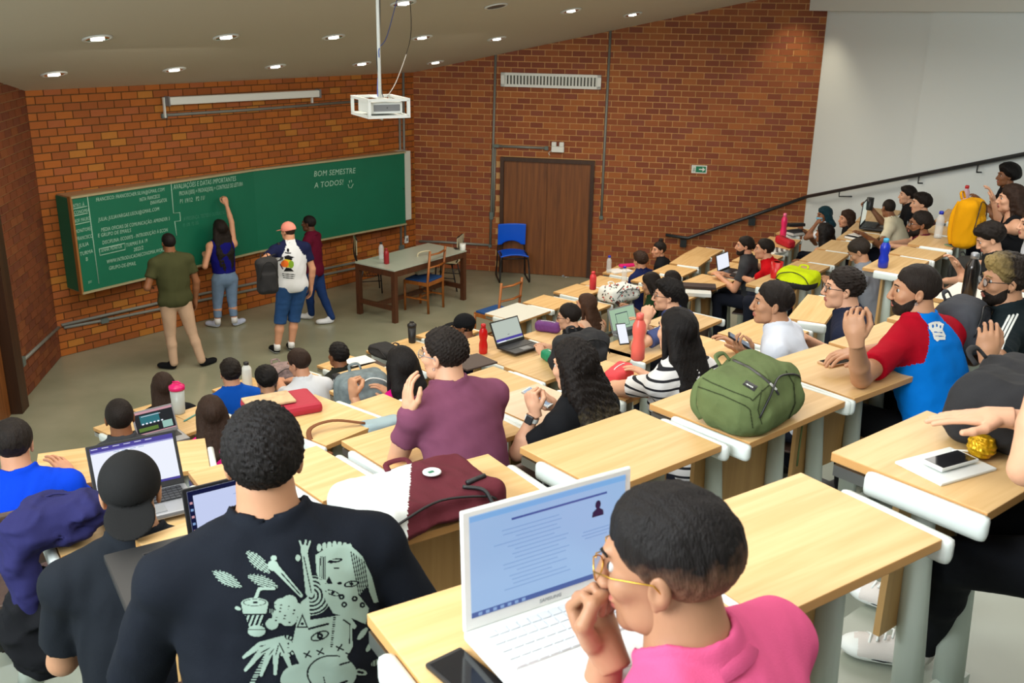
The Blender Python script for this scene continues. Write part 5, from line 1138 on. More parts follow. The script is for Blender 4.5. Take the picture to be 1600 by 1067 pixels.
# ================================================================ PRINTS ON CLOTHES (draped on the garment surface)
def drape(so, x0, y0, x1, y1, step, draw, mats_, name='print', off=.0025):
    me = so.data; mw = so.matrix_world if False else None
    bpy.context.view_layer.update(); mw = so.matrix_world; inv = mw.inverted()
    bv = BVHTree.FromPolygons([v.co for v in me.vertices], [p.vertices[:] for p in me.polygons])
    xs = np.arange(x0, x1, step); ys = np.arange(y0, y1, step); X, Y = np.meshgrid(xs, ys); img = draw(X, Y)       # -1 = nothing, else material index
    o_ = inv @ Vector(CAM0); vid = {}; V = []; Fc = []; Mi = []
    def vert(i, j):
        k = (i, j)
        if k in vid: return vid[k]
        d = (inv.to_3x3() @ Vector(ray(x0+(i-.5)*step, y0+(j-.5)*step))).normalized(); h = bv.ray_cast(o_, d)
        if h[0] is None: vid[k] = None; return None
        n = h[1] if h[1].dot(d) < 0 else -h[1]; V.append(h[0]+n*off); vid[k] = len(V)-1; return vid[k]
    for j in range(img.shape[0]):
        for i in range(img.shape[1]):
            if img[j, i] < 0: continue
            q = [vert(i, j), vert(i+1, j), vert(i+1, j+1), vert(i, j+1)]
            if None in q: continue
            if max((V[q[a]]-V[q[(a+1) % 4]]).length for a in range(4)) > .05: continue
            Fc.append(q); Mi.append(int(img[j, i]))
    m = bpy.data.meshes.new(name); m.from_pydata([tuple(v) for v in V], [], Fc); m.polygons.foreach_set('material_index', Mi)
    m.polygons.foreach_set('use_smooth', [True]*len(Fc)); o = link(name, m, mats_, so.parent); o.matrix_local = so.matrix_local.copy(); return o
def E_(X, Y, cx, cy, rx_, ry_, a=0): c, s = math.cos(a), math.sin(a); x = X-cx; y = Y-cy; return ((x*c+y*s)/rx_)**2+((-x*s+y*c)/ry_)**2 < 1
def Sg(X, Y, x0, y0, x1, y1, w0, w1=None):
    w1 = w0 if w1 is None else w1; dx, dy = x1-x0, y1-y0; t_ = np.clip(((X-x0)*dx+(Y-y0)*dy)/(dx*dx+dy*dy), 0, 1); return np.hypot(X-x0-t_*dx, Y-y0-t_*dy) < w0+(w1-w0)*t_
def Pg(X, Y, pts):
    ins = np.zeros(X.shape, bool)
    for (xa_, ya_), (xb_, yb_) in zip(pts, pts[1:]+pts[:1]):
        cnd = ((ya_ > Y) != (yb_ > Y)) & (X < (xb_-xa_)*(Y-ya_)/((yb_-ya_) or 1e-9)+xa_); ins ^= cnd
    return ins
def backprint(X, Y):
    a = np.zeros(X.shape, bool)
    def on(m): a[m] = True
    def offm(m): a[m] = False
    # hair, crown and upside-down portrait
    on(Pg(X, Y, [(492, 868), (510, 856), (545, 850), (565, 868), (580, 900), (590, 940), (583, 942), (572, 915), (560, 930), (575, 950), (570, 975), (548, 965), (520, 958), (508, 938), (500, 915), (494, 895)]))
    for k in range(7): on(E_(X, Y, 498+k*8, 856-4*math.sin(k*.5), 3.6, 6, .1))
    for k in range(6): offm(Sg(X, Y, 548+k*4, 862+k*3, 560+k*3.4, 930+k*2, .8))
    for k in range(4): offm(Sg(X, Y, 500+k*2.5, 870, 499+k*3, 905, .7))
    offm(E_(X, Y, 523, 876, 12, 3.4, -.2)); on(E_(X, Y, 523, 875, 8, 1)); offm(E_(X, Y, 525, 888, 5, 1)); offm(E_(X, Y, 548, 912, 12, 5, -.2)); on(E_(X, Y, 548, 912, 9, 3, -.2)); offm(E_(X, Y, 548, 912, 3, 3))
    offm(E_(X, Y, 519, 926, 12, 4, .3)); on(E_(X, Y, 519, 926, 9, 2.4, .3)); offm(E_(X, Y, 519, 926, 2.5, 2.5)); offm(Pg(X, Y, [(507, 912), (513, 900), (519, 912)])); offm(E_(X, Y, 530, 911, 4, 2))
    for cx_, cy_ in ((553, 935), (537, 944), (533, 932), (565, 945)):
        offm(E_(X, Y, cx_, cy_, 4.5, 4.5)); on(E_(X, Y, cx_, cy_, 1.6, 1.6))
    # striped fan
    R_ = np.hypot(X-486, Y-930); T_ = np.arctan2(Y-962, X-470)
    on((R_ < 31) & (X < 512) & (X > 480) & (np.sin(R_*1.05) > -.1)); on(Sg(X, Y, 474, 856, 484, 925, 4.5, 7)); offm(Sg(X, Y, 474, 870, 486, 925, .8)); on(E_(X, Y, 475, 860, 6, 9)); on(Sg(X, Y, 472, 858, 468, 846, 1.6)); on(Sg(X, Y, 476, 856, 477, 845, 1.6)); on(Sg(X, Y, 480, 858, 484, 846, 1.6)); on(E_(X, Y, 465, 872, 4, 5))
    # leaves and arm
    for (lx, ly, ang, rl, rs) in ((403, 878, .75, 26, 9), (355, 905, .5, 26, 9), (410, 908, .35, 26, 8)):
        c, s = math.cos(ang), math.sin(ang); u = (X-lx)*c+(Y-ly)*s; v = -(X-lx)*s+(Y-ly)*c
        on((np.abs(v) < rs*(1-(u/rl)**2)+1.2*np.sin(u*1.1)) & (np.abs(u) < rl) & (np.sin(v*2.1+u*.15) > -.35))
    on(E_(X, Y, 427, 884, 9, 8, .6)); on(Sg(X, Y, 432, 888, 470, 930, 5.5, 3)); offm(Sg(X, Y, 440, 896, 468, 928, .9)); on(E_(X, Y, 428, 872, 5, 4))
    # cup with straw
    on(Sg(X, Y, 398, 938, 405, 920, 2.6)); on(Sg(X, Y, 405, 920, 428, 919, 2.2)); on(E_(X, Y, 398, 942, 21, 8)); on(Pg(X, Y, [(377, 942), (419, 942), (416, 958), (380, 958)])); offm(E_(X, Y, 398, 941, 18, 5.5)); on(E_(X, Y, 398, 941, 16.5, 4.6)); offm(E_(X, Y, 399, 941, 4, 1.6))
    on(Pg(X, Y, [(383, 960), (414, 960), (409, 980), (390, 980)]) & (np.sin(X*.9+Y*.35) > 0)); on(E_(X, Y, 401, 985, 14, 9)); offm(Sg(X, Y, 388, 983, 414, 983, .7)); on(E_(X, Y, 372, 950, 5, 3, .4)); on(E_(X, Y, 425, 955, 6, 4, .5) & (np.sin(X*2) > 0))
    # cloud
    for cx_, cy_, r_ in ((440, 945, 12), (452, 940, 12), (437, 962, 12), (425, 974, 10), (450, 965, 14), (462, 952, 12)): on(E_(X, Y, cx_, cy_, r_, r_*.9))
    for k in range(12): offm(E_(X, Y, 430+(k*7) % 34, 944+(k*11) % 30, 1.8, 1))
    # big lower face with the eye
    on(Pg(X, Y, [(470, 940), (482, 930), (484, 968), (548, 958), (550, 1010), (536, 1040), (470, 1042), (455, 1010)])); offm(Pg(X, Y, [(463, 980), (472, 958), (481, 980)])); on(Pg(X, Y, [(466, 978), (472, 963), (478, 978)])); offm(E_(X, Y, 472, 974, 2.4, 2.4))
    offm(Sg(X, Y, 482, 982, 512, 974, 1.6)); offm(E_(X, Y, 499, 993, 15, 7, -.35)); on(E_(X, Y, 499, 993, 12.5, 5, -.35)); offm(E_(X, Y, 499, 993, 5, 5)); on(E_(X, Y, 499, 993, 1.4, 1.4)); offm(Sg(X, Y, 522, 962, 517, 1010, 2) & (np.sin(Y*1.8) > 0)); offm(Sg(X, Y, 546, 965, 545, 1005, .8))
    for cx_, cy_ in ((480, 1022), (500, 1018), (530, 1012), (545, 1022)): offm(Sg(X, Y, cx_-5, cy_-2, cx_+5, cy_+3, 1.2)); offm(Sg(X, Y, cx_-3, cy_+4, cx_+3, cy_-5, 1.1))
    on(Sg(X, Y, 542, 964, 552, 978, 4)); offm(Sg(X, Y, 536, 968, 546, 975, 1.2)); on(E_(X, Y, 565, 990, 12, 4, -.9)); on(E_(X, Y, 576, 1010, 9, 3.5, -1)); on(E_(X, Y, 585, 1035, 7, 4, -.6) & (np.sin(X*1.5) > -.3)); on(E_(X, Y, 562, 1050, 10, 5, .2)); offm(E_(X, Y, 562, 1050, 6, 2, .2))
    # sun and flowing tail
    rr = np.hypot(X-447, Y-1009); th_ = np.arctan2(Y-1009, X-447); on((rr < 17) & (rr > 12) & (np.sin(th_*16) > 0)); on(rr < 11); offm(E_(X, Y, 443, 1007, 1.4, 1.6)); offm(E_(X, Y, 450, 1005, 1.4, 1.6)); offm(Sg(X, Y, 442, 1012, 451, 1011, .8))
    for (x_, y_, w_) in ((381, 1026, 4), (384, 1046, 4), (408, 1054, 4), (430, 1052, 4), (455, 1046, 5)): on(Sg(X, Y, 440, 1000, (x_+440)/2-4, (y_+1000)/2-6, 7, 5)); on(Sg(X, Y, (x_+440)/2-4, (y_+1000)/2-6, x_, y_, 5, 2.5)); offm(Sg(X, Y, 436, 1004, (x_+440)/2-4, (y_+1000)/2-4, .8))
    on(Sg(X, Y, 418, 1020, 394, 1066, 3.5) & (np.sin(Y*1.6) > -.2))
    on(E_(X, Y, 472, 1062, 34, 26)); on(E_(X, Y, 518, 1052, 38, 28)); offm((np.abs(np.sqrt(((X-518)/38)**2+((Y-1052)/28)**2)-1) < .035) & (X < 530)); offm(Sg(X, Y, 505, 1058, 508, 1070, .8)); offm(E_(X, Y, 535, 1066, 9, 2, -.4)); on(Sg(X, Y, 540, 1030, 548, 1050, 3)); offm(Sg(X, Y, 530, 1038, 545, 1034, 1.3))
    return np.where(a, 0, -1)
if p39['so']: drape(p39['so'], 326, 838, 600, 1075, 1.05, backprint, mat('mint_print', srgb(142, 164, 152), .8), 'back_print')
def crest(X, Y):
    a = Pg(X, Y, [(1450, 506), (1458, 503), (1466, 502), (1474, 507), (1472, 515), (1477, 524), (1476, 531), (1467, 531), (1464, 534), (1459, 530), (1456, 520), (1451, 514)]); a &= ~(E_(X, Y, 1457, 510, 1.6, 2.6) | E_(X, Y, 1463, 509, 1.4, 2.6) | E_(X, Y, 1469, 511, 1.4, 2.4) | (Sg(X, Y, 1459, 519, 1471, 520, .6)) | (Sg(X, Y, 1461, 525, 1473, 526, .6))); return np.where(a, 0, -1)
drape(p36['so'], 1444, 498, 1482, 538, .8, crest, M_white, 'back_crest')
def sleeve3(X, Y):
    a = np.zeros(X.shape, bool)
    for k in range(3): a |= Sg(X, Y, 1577+k*6.2, 494-k*1, 1557+k*6, 533, 1.7) | Sg(X, Y, 1557+k*6, 533, 1538+k*6, 600, 1.7)
    return np.where(a, 0, -1)
if p37: drape(p37['so'], 1530, 486, 1600, 604, .8, sleeve3, M_white, 'sleeve_stripes')
def fruit(X, Y):
    o = np.full(X.shape, -1); o[E_(X, Y, 449, 411, 8, 7)] = 1; o[E_(X, Y, 445, 412, 6, 5.5)] = 2; o[E_(X, Y, 455, 413, 4, 6)] = 3; o[Pg(X, Y, [(443, 401), (450, 398.5), (460, 402), (453, 405)])] = 0; o[Sg(X, Y, 446, 403, 455, 405, 1.6)] = 0; o[Pg(X, Y, [(443, 424), (447, 418), (454, 419), (459, 424)])] = 0; o[Sg(X, Y, 438, 413, 442, 420, 1)] = 4
    o[E_(X, Y, 450, 391, 2, 3)] = 0; o[Sg(X, Y, 446, 395, 454, 395.5, .9)] = 0
    for k in range(3): o[Sg(X, Y, 441+k, 427.5+k*3, 461-k, 429+k*3, .45)] = 0
    return o
drape(p3['so'], 434, 384, 468, 438, .6, fruit, [BLK, mat('print_yellow', srgb(210, 190, 20), .7), mat('print_orange', srgb(236, 110, 20), .7), mat('print_green', srgb(120, 160, 30), .7), mat('print_plum', srgb(90, 30, 60), .7)], 'back_print')
def star(X, Y): a = (np.hypot(X-487, Y-383) < 3) & (np.hypot(X-487, Y-383) > 1.2) | Sg(X, Y, 483, 389, 491, 389, .5); return np.where(a, 0, -1)
# ================================================================ THINGS ON AND AROUND THE DESKS
def rays_dist(px, o, L):
    """point on the pixel's ray at distance L from o, the nearer to the vertical"""
    r = ray(*px); r = r/np.linalg.norm(r); b_ = np.dot(r, CAM0-o); c = np.dot(CAM0-o, CAM0-o)-L*L; D = b_*b_-c
    if D < 0: return CAM0+r*(-b_)
    return max((CAM0+r*(-b_-math.sqrt(D)), CAM0+r*(-b_+math.sqrt(D))), key=lambda p: p[2])
def laptop(label, HLp, TLp, TRp, z, body, bezel, screen, draw=None, w0=.36, depth=.68, key=None, lid=None, ratio=.64):
    HLw = bp(*HLp, z); W = w0
    for _ in range(6):
        TL = rays_dist(TLp, HLw, W*ratio); r = ray(*TRp); TR = CAM0+r*((TL[2]-CH)/r[2]); W = .5*W+.5*float(np.linalg.norm(TR-TL)); W = min(max(W, .28), .44)
    ex = (TR-TL); ex /= np.linalg.norm(ex); up = TL-HLw; up /= np.linalg.norm(up); up = up-ex*np.dot(up, ex); up /= np.linalg.norm(up)
    if up[2] < .5: up = np.array([0, 0, 1.])*.95+np.cross(np.array([0, 0, 1.]), ex)*.3; up /= np.linalg.norm(up)
    n = np.cross(ex, up); n /= np.linalg.norm(n)                # towards the reader
    bk = np.array([ex[1], -ex[0], 0]); Hl = W*ratio; Bd = W*depth
    t = thing('laptop', label, 'laptop', HLw+ex*W/2, math.atan2(ex[1], ex[0]))
    inv = lambda v: np.array([np.dot(v, ex), -np.dot(v, bk), v[2]])
    b = MB(); b.box((0, -Bd/2, .009), (W, Bd, .018), bev=.005); ba = b.build('base', body, t)
    b = MB(); b.box((0, -Bd*.33, .0195), (W*.86, Bd*.46, .002)); kb = b.build('keyboard', key or M_dark, ba)
    km = mesh_box('key', W*.05, Bd*.075, .003, key2 if (key2 := (M_keyw if key is not None else M_keyb)) else None)
    if z > -2.4:
        for rr in range(5):
            for c in range(14):
                o = bpy.data.objects.new('key', km); COL.objects.link(o); o.parent = ba; o.location = (-W*.4+W*.8*c/13, -Bd*(.14+.095*rr), .0215)
    b = MB(); b.box((0, -Bd*.78, .0185), (W*.3, Bd*.26, .002)); b.build('touchpad', M_grey if key is None else M_white, ba)
    R3 = rotmat(inv(ex), -inv(n), inv(up)).to_euler()             # local X along, Z up the lid, -Y to the reader
    b = MB(); b.box((0, 0, Hl/2), (W, .007, Hl), bev=.003); ld = b.build('lid', lid or bezel, t, (0, 0, .016)); ld.rotation_euler = R3
    b = MB(); b.box((0, -.0042, Hl/2), (W*.985, .001, Hl*.975)); b.build('bezel', bezel, ld)
    b = MB(); b.box((0, -.0052, Hl*.53), (W*.92, .0012, Hl*.84)); sc = b.build('screen', screen, ld)
    if draw: draw(sc, W*.92, Hl*.84, Hl*.53)
    return t, ld, W, Hl
M_keyb = mat('black_key', srgb(34, 36, 40), .5); M_keyw = mat('white_key', srgb(206, 210, 212), .5)
def scr(name, c, st=1.0): return mat('screen_'+name, (0, 0, 0), .25, emit=srgb(*c), estr=st)
def bar(par, x, z, w_, h_, m, y=-.0062, name='screen_block'): return MB().box((x, y, z), (w_, .0006, h_)).build(name, m, par)
S_blue = scr('pale_blue', (150, 182, 222)); S_dk = scr('dark_blue', (60, 84, 150)); S_w = scr('white', (236, 240, 252)); S_pur = scr('purple', (70, 60, 150)); S_text = scr('faint', (128, 160, 206)); S_sil = scr('navy', (20, 24, 60)); S_blk = scr('near_black', (24, 30, 36)); S_teal = scr('teal', (40, 110, 120)); S_mint = scr('mint', (150, 190, 180)); S_green = scr('leaf', (90, 120, 50)); S_pink = scr('pink', (200, 150, 160)); S_grey = scr('grey', (182, 192, 182)); S_lgreen = scr('pale_green', (160, 190, 160))
def d_white(sc, W, H, c):
    bar(sc, 0, c+H*.47, W, H*.05, S_dk if False else scr('sky', (120, 170, 222))); bar(sc, 0, c-H*.475, W, H*.05, S_dk); bar(sc, .02, c+H*.37, W*.62, H*.02, S_dk)
    for k in range(7): bar(sc, -W*.45+k*W*.045, c-H*.475, W*.022, H*.03, S_text, -.0068)
    r_ = random.Random(3)
    for k in range(15): bar(sc, -W*.12+r_.uniform(-.01, .02), c+H*.28-k*H*.043, W*r_.uniform(.25, .45), H*.009, S_text)
    for k in range(3): bar(sc, W*.3, c+H*.02-k*H*.035, W*r_.uniform(.12, .2), H*.01, S_text)
    b = MB(); b.tube([(W*.31, -.0066, c+H*.27), (W*.31, -.0068, c+H*.27)], W*.022, 10) if False else None; b.bm.free()
    b = MB(); hc = (W*.31, c+H*.27)
    b.bm.faces.new([b.bm.verts.new((hc[0]+W*.019*math.cos(a), -.0068, hc[1]+W*.026*math.sin(a))) for a in np.linspace(0, 2*PI, 13)[:-1]])
    b.bm.faces.new([b.bm.verts.new(p) for p in [(hc[0]-W*.04, -.0067, hc[1]-W*.07), (hc[0]+W*.04, -.0067, hc[1]-W*.07), (hc[0]+W*.036, -.0067, hc[1]-W*.04), (hc[0]+W*.008, -.0067, hc[1]-W*.02), (hc[0]-W*.008, -.0067, hc[1]-W*.02), (hc[0]-W*.036, -.0067, hc[1]-W*.04)]]); b.build('profile_icon', S_sil, sc)
def d_doc(sc, W, H, c):
    bar(sc, 0, c+H*.45, W, H*.1, S_pur); bar(sc, 0, c-H*.475, W, H*.05, S_pur); bar(sc, 0, c+H*.385, W, H*.03, scr('lavender', (150, 150, 210)))
    for k in range(6): bar(sc, -W*.45+k*W*.13, c+H*.47, W*.08, H*.012, S_w, -.0068)
    for k in range(4): bar(sc, -W*.2+k*W*.1, c+H*.345, W*.07, H*.01, S_text)
def d_text(sc, W, H, c):
    bar(sc, 0, c+H*.46, W, H*.08, S_sil); bar(sc, -W*.475, c, W*.05, H*.92, S_sil)
    for k in range(5): bar(sc, -W*.475, c+H*.3-k*H*.12, W*.026, H*.04, S_text if k % 2 else S_pink, -.0068)
    for k in range(6): bar(sc, W*(.05+.06*(k % 3)), c+H*(.28-.07*k), W*.22, H*.008, S_text)
    bar(sc, W*.12, c-H*.2, W*.55, H*.014, S_sil)
def d_desk(sc, W, H, c):
    bar(sc, 0, c-H*.03, W, H*.86, S_blk); bar(sc, -W*.12, c+H*.12, W*.5, H*.4, S_teal, -.0066); bar(sc, W*.3, c-H*.26, W*.26, H*.3, S_mint, -.0066); bar(sc, -W*.2, c-H*.3, W*.5, H*.16, S_green, -.0068)
    for k in range(6): bar(sc, -W*.32+k*W*.1, c-H*.06, W*.05, H*.06, S_w, -.0072)
    bar(sc, -.02, c+H*.27, W*.5, H*.02, S_w, -.0072)
def d_pur(sc, W, H, c): bar(sc, 0, c-H*.38, W, H*.12, S_pur); bar(sc, -W*.3, c-H*.46, W*.3, H*.05, S_w, -.0068); bar(sc, 0, c-H*.2, W*.07, H*.02, S_blk, -.0068)
def d_win(sc, W, H, c): bar(sc, -W*.05, c-H*.05, W*.5, H*.66, S_sil); bar(sc, -W*.05, c-H*.06, W*.47, H*.6, S_lgreen, -.0068)
_wl = laptop('white laptop with blue web page, in front of the man in pink', (724, 1000), (712, 815), (978, 742), -1.03, M_white, M_white, S_blue, d_white, key=M_keyw)
_m = mat('grey_logo', srgb(150, 156, 160), .4); _o = text('SAMSUNG', _wl[2]*.028, _wl[1], (-_wl[2]*.07, -.0052, _wl[3]*.045), _m, name='maker_lettering'); _o.rotation_euler = (PI/2, 0, 0)
laptop('big silver laptop showing a white document, lower left', (150, 792), (101, 702), (243, 674), -1.63, M_silver, M_dark, S_w, d_doc)
laptop('black laptop half hidden by the large man in black', (300, 880), (283, 774), (400, 745), -1.33, M_dark, M_dark, scr('lilac', (196, 206, 240)), d_text)
laptop('small laptop with a dark desktop picture beside the short-haired boy', (215, 690), (200, 642), (262, 627), -2.72, M_silver, M_silver, S_pink, d_desk)
laptop('open black laptop with a purple taskbar beside the red bottle', (776, 545), (762, 506), (806, 494), -2.78, M_dark, M_dark, S_grey, d_pur, w0=.33)
laptop('grey laptop with pale green window before the man with his hand on his chin', (957, 525), (934, 500), (972, 490), -2.23, M_silver, M_grey, S_lgreen, d_win, w0=.3)
laptop('laptop with a white page used by the man in red', (1121, 428), (1119, 391), (1138, 384), -2.78, M_dark, M_dark, S_w, None, w0=.33)
laptop('dark laptop beside the notebooks of the man in cream', (1342, 358), (1344, 330), (1355, 318), -2.23, M_dark, M_dark, S_grey, None, w0=.33)
# bottles
def bottle(label, px, py, z, r_, h_, m, cap=None, cat='bottle', kind='plain', name='bottle'):
    p = bp(px, py, z); t = thing(name, label, cat, p)
    if kind == 'sport': prof = [(r_*.8, 0), (r_, .01), (r_, h_*.3), (r_*.78, h_*.45), (r_, h_*.6), (r_*.95, h_*.75), (r_*.55, h_*.86), (r_*.5, h_*.9)]
    elif kind == 'shaker': prof = [(r_*.8, 0), (r_*.85, .01), (r_, h_*.8)]
    elif kind == 'cup': prof = [(r_*.85, 0), (r_*.9, .01), (r_, h_)]
    else: prof = [(r_*.9, 0), (r_, .008), (r_, h_*.68), (r_*.9, h_*.76), (r_*.45, h_*.88), (r_*.42, h_*.92)]
    MB().lathe(prof, n=18).build('flask', m, t)
    if cap is not None:
        z0 = {'sport': .86, 'shaker': .8, 'cup': 1.}.get(kind, .88)*h_
        if kind == 'shaker': MB().lathe([(r_*1.08, z0), (r_*1.08, h_*.92), (r_*.7, h_*.97), (r_*.6, h_)], n=18).build('lid', cap, t); MB().tube([(r_*.6, 0, h_*.97), (r_*.3, 0, h_*1.06), (-r_*.5, 0, h_*1.04)], r_*.12, 6).build('loop', cap, t)
        else: MB().lathe([(r_*.56, z0), (r_*.56, h_*.98), (r_*.3, h_)], n=14).build('cap', cap, t)
    return t
M_coral = mat('coral_plastic', srgb(232, 104, 92), .3, alpha=.9); M_pink = mat('pink_plastic', srgb(226, 20, 110), .35); M_clr = M_glass
bottle('pink-lidded clear shaker on the second-row desk', 280, 645, -2.8, .052, .23, mat('frosted_plastic', srgb(190, 196, 190), .3, alpha=.75), M_pink, kind='shaker')
bottle('white flask with black cap beside the boy in bright blue', 387, 603, -3.33, .045, .24, M_white, M_dark)
bottle('small black shaker at the front row edge', 644, 535, -3.33, .045, .22, M_dark, M_dark, kind='shaker')
bottle('red squeeze bottle left of the open black laptop', 755, 552, -2.8, .038, .27, mat('red_translucent', srgb(206, 20, 20), .2, alpha=.92), M_red, kind='sport')
bottle('tall coral bottle beside the coral pencil case', 996, 562, -1.8, .038, .27, M_coral, M_coral, kind='sport')
bottle('small coral bottle near the patterned white backpack', 926, 452, -3.1, .04, .22, mat('coral_red', srgb(222, 60, 66), .4), MATS['coral_red'])
bottle('clear water bottle by the notebooks near the door', 951, 426, -3.33, .034, .24, M_clr, M_blue)
bottle('clear bottle with dark blue cap behind the patterned backpack', 975, 441, -3.05, .034, .2, M_clr, M_blue)
bottle('tall pink bottle against the brick wall corner', 1223, 371, -2.8, .042, .33, mat('bright_pink', srgb(226, 40, 104), .3, alpha=.95), mat('pale_pink', srgb(236, 110, 150), .4), kind='sport')
bottle('short red cup beside the yellow and black backpack', 1212, 434, -2.25, .055, .15, M_red, M_red, kind='cup', cat='cup', name='cup')
bottle('tall blue bottle with turquoise collar at a desk corner', 1379, 418, -1.8, .038, .23, M_blue, mat('turquoise', srgb(60, 160, 200), .4), kind='sport')
bottle('clear plastic bottle beside the man with low glasses', 1465, 372, -1.8, .035, .24, M_clr, M_blue)
bottle('navy bottle with white cap in front of the mustard backpack', 1491, 378, -1.8, .036, .22, mat('navy_plastic', srgb(28, 34, 120), .3), M_white)
bottle('dark steel bottle before the man with blond streaks', 1511, 474, -1.38, .037, .27, mat('dark_mirror_steel', srgb(60, 56, 54), .15, .8), M_silver)
bottle('black cup held up beside the man in cream', 1358, 328, -2.05, .04, .14, M_dark, None, kind='cup', cat='cup', name='cup')
bottle('clear bottle standing on the teacher table', 596, 405, TZ, .036, .25, M_clr, M_dark)
bottle('dark red flask standing on the teacher table', 604, 412, TZ, .038, .22, mat('dark_red_metal', srgb(150, 24, 34), .4), MATS['dark_red_metal'])
bottle('white paper cup at the right end of the teacher table', 723, 391, TZ, .045, .1, M_white, None, kind='cup', cat='cup', name='cup')
bottle('pale pink bottle standing behind the mustard backpack', 1505, 330, -1.8, .035, .26, mat('blush_glass', srgb(216, 180, 190), .2, alpha=.7), M_red)
# flat things
def flat(name, label, cat, px, py, z, az, dx, dy, dz, m, bev=.004, extra=None, lift=0, tilt=0):
    p = bp(px, py, z); p[2] += lift; t = thing(name, label, cat, p, -math.radians(az)); t.rotation_euler = (tilt, 0, -math.radians(az))
    MB().box((0, 0, dz/2), (dx, dy, dz), bev=min(bev, dz*.45)).build('cover' if extra is None else 'body', m, t)
    if extra: extra(t, dx, dy, dz)
    return t
def phone_scr(m):
    def f(t, dx, dy, dz): MB().box((0, 0, dz+.0004), (dx*.9, dy*.88, .0008)).build('screen', m, t)
    return f
S_off = mat('phone_glass_black', (.01, .01, .012), .1)
def pages(t, dx, dy, dz): MB().box((.003, 0, dz*.5), (dx*.98, dy*1.005, dz*.7)).build('pages', M_paper, t)
flat('folio', 'black folio case under the left laptop corner, bottom left', 'folder', 262, 905, -1.35, -32, .24, .33, .02, M_dark)
flat('phone', 'black phone lying on the black folio', 'phone', 257, 888, -1.33, -32, .075, .16, .009, M_dark, extra=phone_scr(S_off), lift=.004)
flat('phone', 'dark phone at the bottom edge beside the white laptop', 'phone', 735, 1066, -1.05, -40, .075, .155, .01, M_dark, extra=phone_scr(S_off))
flat('tablet', 'thin white tablet lying at the right edge', 'tablet', 1477, 730, -1.05, 62, .14, .2, .008, M_white)
flat('phone', 'white phone with black screen lying on the white tablet', 'phone', 1484, 724, -1.04, 62, .062, .135, .009, M_white, extra=phone_scr(S_off), lift=.003)
flat('phone', 'brown-cased phone by the elbow of the man in red and blue', 'phone', 1306, 567, -1.4, 60, .075, .15, .01, mat('tan_case', srgb(190, 150, 110), .5), extra=phone_scr(S_off))
flat('phone', 'green-cased phone beside the navy bottle', 'phone', 1491, 383, -1.8, 60, .08, .16, .01, mat('green_case', srgb(120, 150, 110), .5), extra=phone_scr(S_off))
flat('pencil_case', 'black pencil case on the second-row desk behind the afro-haired student', 'pencil case', 531, 596, -2.8, -30, .07, .2, .04, M_black, bev=.015)
flat('folder', 'grey-brown leather folder beside the afro-haired student', 'folder', 572, 575, -3.2, 52, .26, .34, .02, mat('taupe_leather', srgb(74, 58, 52), .6))
flat('paper_sheet', 'white sheet on the folder beside the afro-haired student', 'paper', 559, 567, -3.18, 52, .21, .28, .002, M_paper, lift=.02)
flat('folder', 'brown leather folder left of the open black laptop', 'folder', 738, 567, -2.6, 50, .26, .3, .015, MATS['taupe_leather'])
flat('document_case', 'flat dark brown case lying at the desk edge', 'case', 1092, 449, -2.78, 8, .36, .16, .03, mat('dark_brown_leather', srgb(58, 44, 42), .5))
flat('box', 'flat white box lying below the dark brown case', 'box', 1086, 461, -2.8, 8, .33, .14, .04, M_white)
flat('notebook', 'open notebooks near the door by the clear bottle', 'notebook', 968, 424, -3.33, 60, .2, .3, .02, M_paper, extra=pages)
flat('pencil_case', 'hot pink pencil case on the notebooks near the door', 'pencil case', 980, 419, -3.31, 70, .08, .24, .04, mat('hot_pink_case', srgb(214, 20, 110), .6), bev=.015, lift=.02)
flat('notebook', 'stack of closed books by the tall pink bottle', 'notebook', 1243, 366, -2.8, 60, .2, .28, .05, DGREY, extra=pages)
flat('pencil_case', 'black case on the stacked books at the wall', 'pencil case', 1243, 359, -2.74, 75, .08, .24, .04, M_black, lift=.05)
flat('notebook', 'notebook with chequered cover behind the man in red', 'notebook', 1212, 393, -2.8, 55, .2, .28, .02, M_paper, extra=lambda t, dx, dy, dz: [MB().box((-dx*.4+dx*.2*i, -dy*.4+dy*.16*j, dz+.001), (dx*.19, dy*.15, .002)).build('cover_square', M_dark, t) for i in range(5) for j in range(6) if (i+j) % 2])
flat('notebook', 'small notebook pile by the hand of the man in cream', 'notebook', 1338, 372, -2.25, 50, .16, .22, .03, DGREY, extra=pages)
flat('notebook', 'open white notepad on the small notebook pile', 'notebook', 1340, 369, -2.22, 50, .13, .17, .006, M_paper, lift=.015)
flat('keys', 'bunch of keys by the paper cup on the teacher table', 'keys', 713, 389, TZ, 70, .1, .05, .012, M_dark)
flat('pen', 'thin teal pen beside the long-haired girl in pink', 'pen', 300, 652, -2.8, 20, .012, .18, .01, mat('teal_pen', srgb(90, 150, 140), .5))
